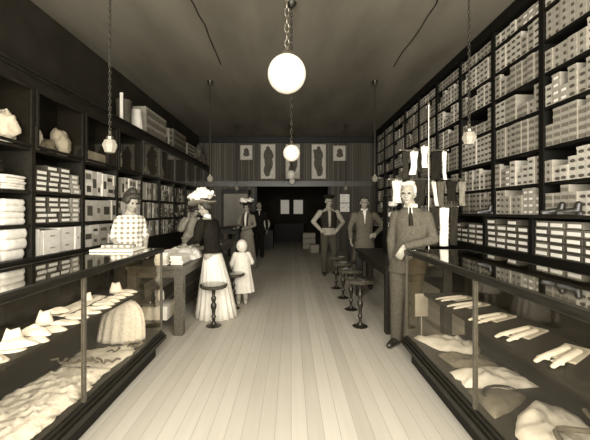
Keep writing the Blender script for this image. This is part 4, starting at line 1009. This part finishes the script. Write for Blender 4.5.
def skirt(root, rings, mt, pleat=16, n=96): MB().loft(rings, n=n, pleat=pleat).build('skirt', mt, root, smooth='all')
def hat_big(root, HT, s=1.0, brim=.19, feath=True, mtb='straw', tilt=0, z=.09, mound=.13, count=26):
    T = HT @ Matrix.Translation((0, 0, z)) @ Matrix.Rotation(tilt, 4, 'X')
    m = MB(); m.T = T; n = 40
    m.rings([[(r*math.cos(t_), r*.95*math.sin(t_), zz+.025*(math.cos(2*t_))*(r/brim)**2) for t_ in [2*math.pi*j/n for j in range(n)]] for r, zz in ((.07, -.005), (brim*.7, -.012), (brim, .01), (brim*.98, .02), (brim*.7, .004), (.095, .012), (.085, .09), (.03, .1))])
    h = m.build('hat', mtb, root, smooth=True)
    m = MB(); m.T = T; r_ = random.Random(5)
    for k in range(count):
        a = r_.uniform(0, 2*math.pi); rad = brim*.85*math.sqrt(r_.uniform(0, 1)); m.ball((rad*math.cos(a), rad*math.sin(a), .06+r_.uniform(0, mound)*(1-rad/brim*.6)), (r_.uniform(.03, .055), r_.uniform(.03, .055), r_.uniform(.025, .045)), n=10, m=7, rot=Matrix.Rotation(r_.uniform(-.6, .6), 3, 'X'))
    for k in range(14):
        a = r_.uniform(0, 2*math.pi); p = Vector((brim*.5*math.cos(a), brim*.5*math.sin(a), .07)); m.chain([p, p+Vector((.05*math.cos(a), .05*math.sin(a), .05+r_.uniform(0, .05))), p+Vector((.1*math.cos(a), .1*math.sin(a), .03))], [.018, .014, .008], n=7)
    f_ = remesh(m, 'feathers', 'feather', h, .009, 1)
    return h
# lady with the feathered hat
lean = ((0, 0, 0), (.95, 0, 0), (1.25, 0, -.05), (1.45, 0, -.11), (1.75, 0, -.17))
f = figure('lady in white feathered hat, dark jacket and long pale skirt at left table', (-1.06, 4.62, 0), R(-112), 1.58, True, lean=lean, head=(0, -.02, -.01, 0, R(22)),
    arms={'L': ((.2, -.12, 1.17), (.12, -.36, 1.06), (-.2, -1, -.1), (0, 0, -1), .25), 'R': ((-.23, -.1, 1.15), (-.14, -.34, 1.03), (.2, -1, -.1), (0, 0, -1), .25)}, voxel=.009)
root, HT, AR, LG, ln, tor = f
skirt(root, [(0, .06, .012, .30, .31, .035), (0, .05, .2, .26, .27, .035), (0, .035, .5, .215, .22, .03), (0, .01, .8, .178, .15, .015), (0, 0, .92, .15, .118, .005), (0, 0, .97, .13, .1), (0, 0, 1.04, .1, .08, 0)], 'skirt', 18)
jacket(root, AR, ln, tor, .955, 'black', True, puff=.014, name='fitted_jacket'); hair(root, HT, 'hair_dark', 'low'); shoes(root, LG)
a = ln(1.46); MB().loft([(a.x, a.y+.01, 1.45, .056, .058), (a.x, a.y+.005, 1.5, .053, .055)], n=20).build('collar', 'label', root, smooth=True)
hat_big(root, HT, brim=.22, tilt=R(-14), z=.08, mound=.17, count=60)
# toddler
s_ = .9
f = figure('toddler in pale bonnet and coat seen from behind beside the stool', (-.75, 5.18, 0), R(-165), .95, True, head=(0, 0, -.03, 0, 0),
    arms={'L': ((.26, -.05, 1.12), (.22, -.2, .95), (0, -1, -.3), (-1, 0, 0), .4), 'R': ((-.28, -.08, 1.15), (-.3, -.26, 1.1), (0, -1, 0), (1, 0, 0), .4)}, voxel=.014, shw=.17)
root, HT, AR, LG, ln, tor = f
m = MB(); m.loft([(0, 0, .34, .36, .27, .04), (0, 0, .6, .32, .24, .03), (0, 0, .95, .26, .2, .02), (0, 0, 1.2, .23, .18, .01), (0, 0, 1.38, .2, .15), (0, 0, 1.45, .1, .1)], n=60, pleat=12)
for k in ('L', 'R'):
    sh_, el, wr = AR[k]; m.chain([sh_, el, el.lerp(wr, .9)], [.085, .085, .06], n=14)
remesh(m, 'coat', 'childcoat', root, .016, 2)
m = MB(); m.T = HT; m.ball((0, .02, .04), (.155, .16, .18), n=24, m=16); m.ball((0, .06, -.09), (.09, .07, .04)); remesh(m, 'bonnet', 'cream', root, .012, 2)
m = MB()
for k in (-1, 1): m.chain([(k*.09, 0, .5), (k*.1, .02, .1)], [.075, .062], n=12)
m.build('leggings', 'greycard', root, smooth='all'); shoes(root, LG, 'greycard')
root.scale = (root.scale[0]*1.0,)*3
# woman in flowered hat at the back
f = figure('woman in flowered hat and long patterned coat holding a dark purse', (-1.1, 8.5, 0), R(-14), 1.62, True, head=(0, 0, 0, R(-6), R(5)),
    arms={'L': ((.24, -.04, 1.14), (.06, -.22, 1.06), (-1, -.3, 0), (0, 0, -1), .4), 'R': ((-.25, -.04, 1.14), (-.14, -.24, 1.08), (-.6, -.7, 0), (0, 0, -1), .5)})
root, HT, AR, LG, ln, tor = f
skirt(root, [(0, .01, .015, .27, .27, .04), (0, .01, .4, .22, .21, .035), (0, 0, .8, .18, .155, .015), (0, 0, 1.06, .125, .108, 0)], 'coatdress', 16)
jacket(root, AR, ln, tor, .86, 'coatdress', True, name='coat', flare=.5); hair(root, HT, 'hair_dark', 'bun'); shoes(root, LG)
strip([(0, -.06, 1.49), (0, -.12, 1.4), (0, -.142, 1.28), (0, -.13, 1.12)], .035, .03).build('blouse_front', 'label', root, smooth='all')
for k in (-1, 1): strip([(k*.05, -.05, 1.46), (k*.065, -.115, 1.37), (k*.06, -.142, 1.27), (k*.045, -.125, 1.12)], .02, .018).build('lapel', 'black', root, smooth='all')
hat_big(root, HT, brim=.19, mtb='charcoal', z=.1, mound=.05)
m = MB(); m.ball((0, 0, .06), (.06, .035, .06)); m.tube([(-.04, 0, .1), (0, 0, .17), (.04, 0, .1)], .005)
tag(m.build('hand_purse', 'leather', None, (-1.38, 8.2, .93), smooth='all'), 'small dark purse in the hand of woman in flowered hat', 'purse')
# dark figure behind her
f = figure('man in dark suit standing mostly hidden behind the woman in flowered hat', (-.98, 10.4, 0), R(10), 1.7, head=(0, 0, 0, R(20), 0), voxel=.012)
root, HT, AR, LG, ln, tor = f
jacket(root, AR, ln, tor, .75, 'black', flare=.4); trousers(root, LG, 'black', ln); shoes(root, LG); hair(root, HT, 'hair_dark', 'short'); shirt_and_tie(root, ln, .08, tie=False, wide=.03)
# plaid clerk
lean = ((0, 0, 0), (1.0, 0, 0), (1.3, 0, -.04), (1.5, 0, -.08), (1.75, 0, -.1))
f = figure('young woman clerk in plaid blouse looking down behind the left showcase end', (-1.93, 4.05, 0), R(38), 1.66, True, lean=lean, head=(0, -.03, -.02, R(18), R(22)),
    arms={'L': ((.19, -.04, 1.16), (.14, -.2, 1.0), (-.2, -1, -.5), (0, 0, -1), .3), 'R': ((-.19, -.03, 1.16), (-.12, -.2, 1.0), (.3, -1, -.35), (0, 0, -1), .3)}, voxel=.009, shw=.122)
root, HT, AR, LG, ln, tor = f
skirt(root, [(0, 0, .015, .2, .2, .03), (0, 0, .5, .17, .17, .03), (0, 0, .85, .16, .145, .01), (0, 0, 1.07, .122, .1, 0)], 'charcoal', 14)
jacket(root, AR, ln, tor, 1.16, 'plaid', True, puff=0, name='plaid_blouse', cuff=.05, grow=.014); hair(root, HT, 'hair_dark', 'bun'); shoes(root, LG)
# clerk across the table from the hatted lady
lean = ((0, 0, 0), (1.0, 0, 0), (1.3, 0, -.07), (1.5, 0, -.14), (1.75, 0, -.2))
f = figure('woman clerk in pale patterned dress bending over the left table, arm raised', (-2.1, 7.0, 0), R(50), 1.56, True, lean=lean, head=(.02, -.04, -.04, 0, R(25)),
    arms={'L': ((.22, -.12, 1.15), (.1, -.36, 1.03), (-.2, -1, -.1), (0, 0, -1), .3), 'R': ((-.3, -.16, 1.18), (-.2, -.28, 1.42), (.2, -.1, 1), (0, 1, 0), .3)}, voxel=.011)
root, HT, AR, LG, ln, tor = f
skirt(root, [(0, 0, .015, .2, .2, .04), (0, 0, .5, .18, .17, .035), (0, 0, .85, .16, .145, .015), (0, 0, 1.06, .122, .1, 0)], 'panel', 16)
jacket(root, AR, ln, tor, .98, 'greycard', True, puff=.02, name='blouse', grow=.02); hair(root, HT, 'hair_dark', 'bun'); shoes(root, LG)

for o in bpy.data.objects:
    if 'label' in o and len(o['label'].split()) > 16: pass
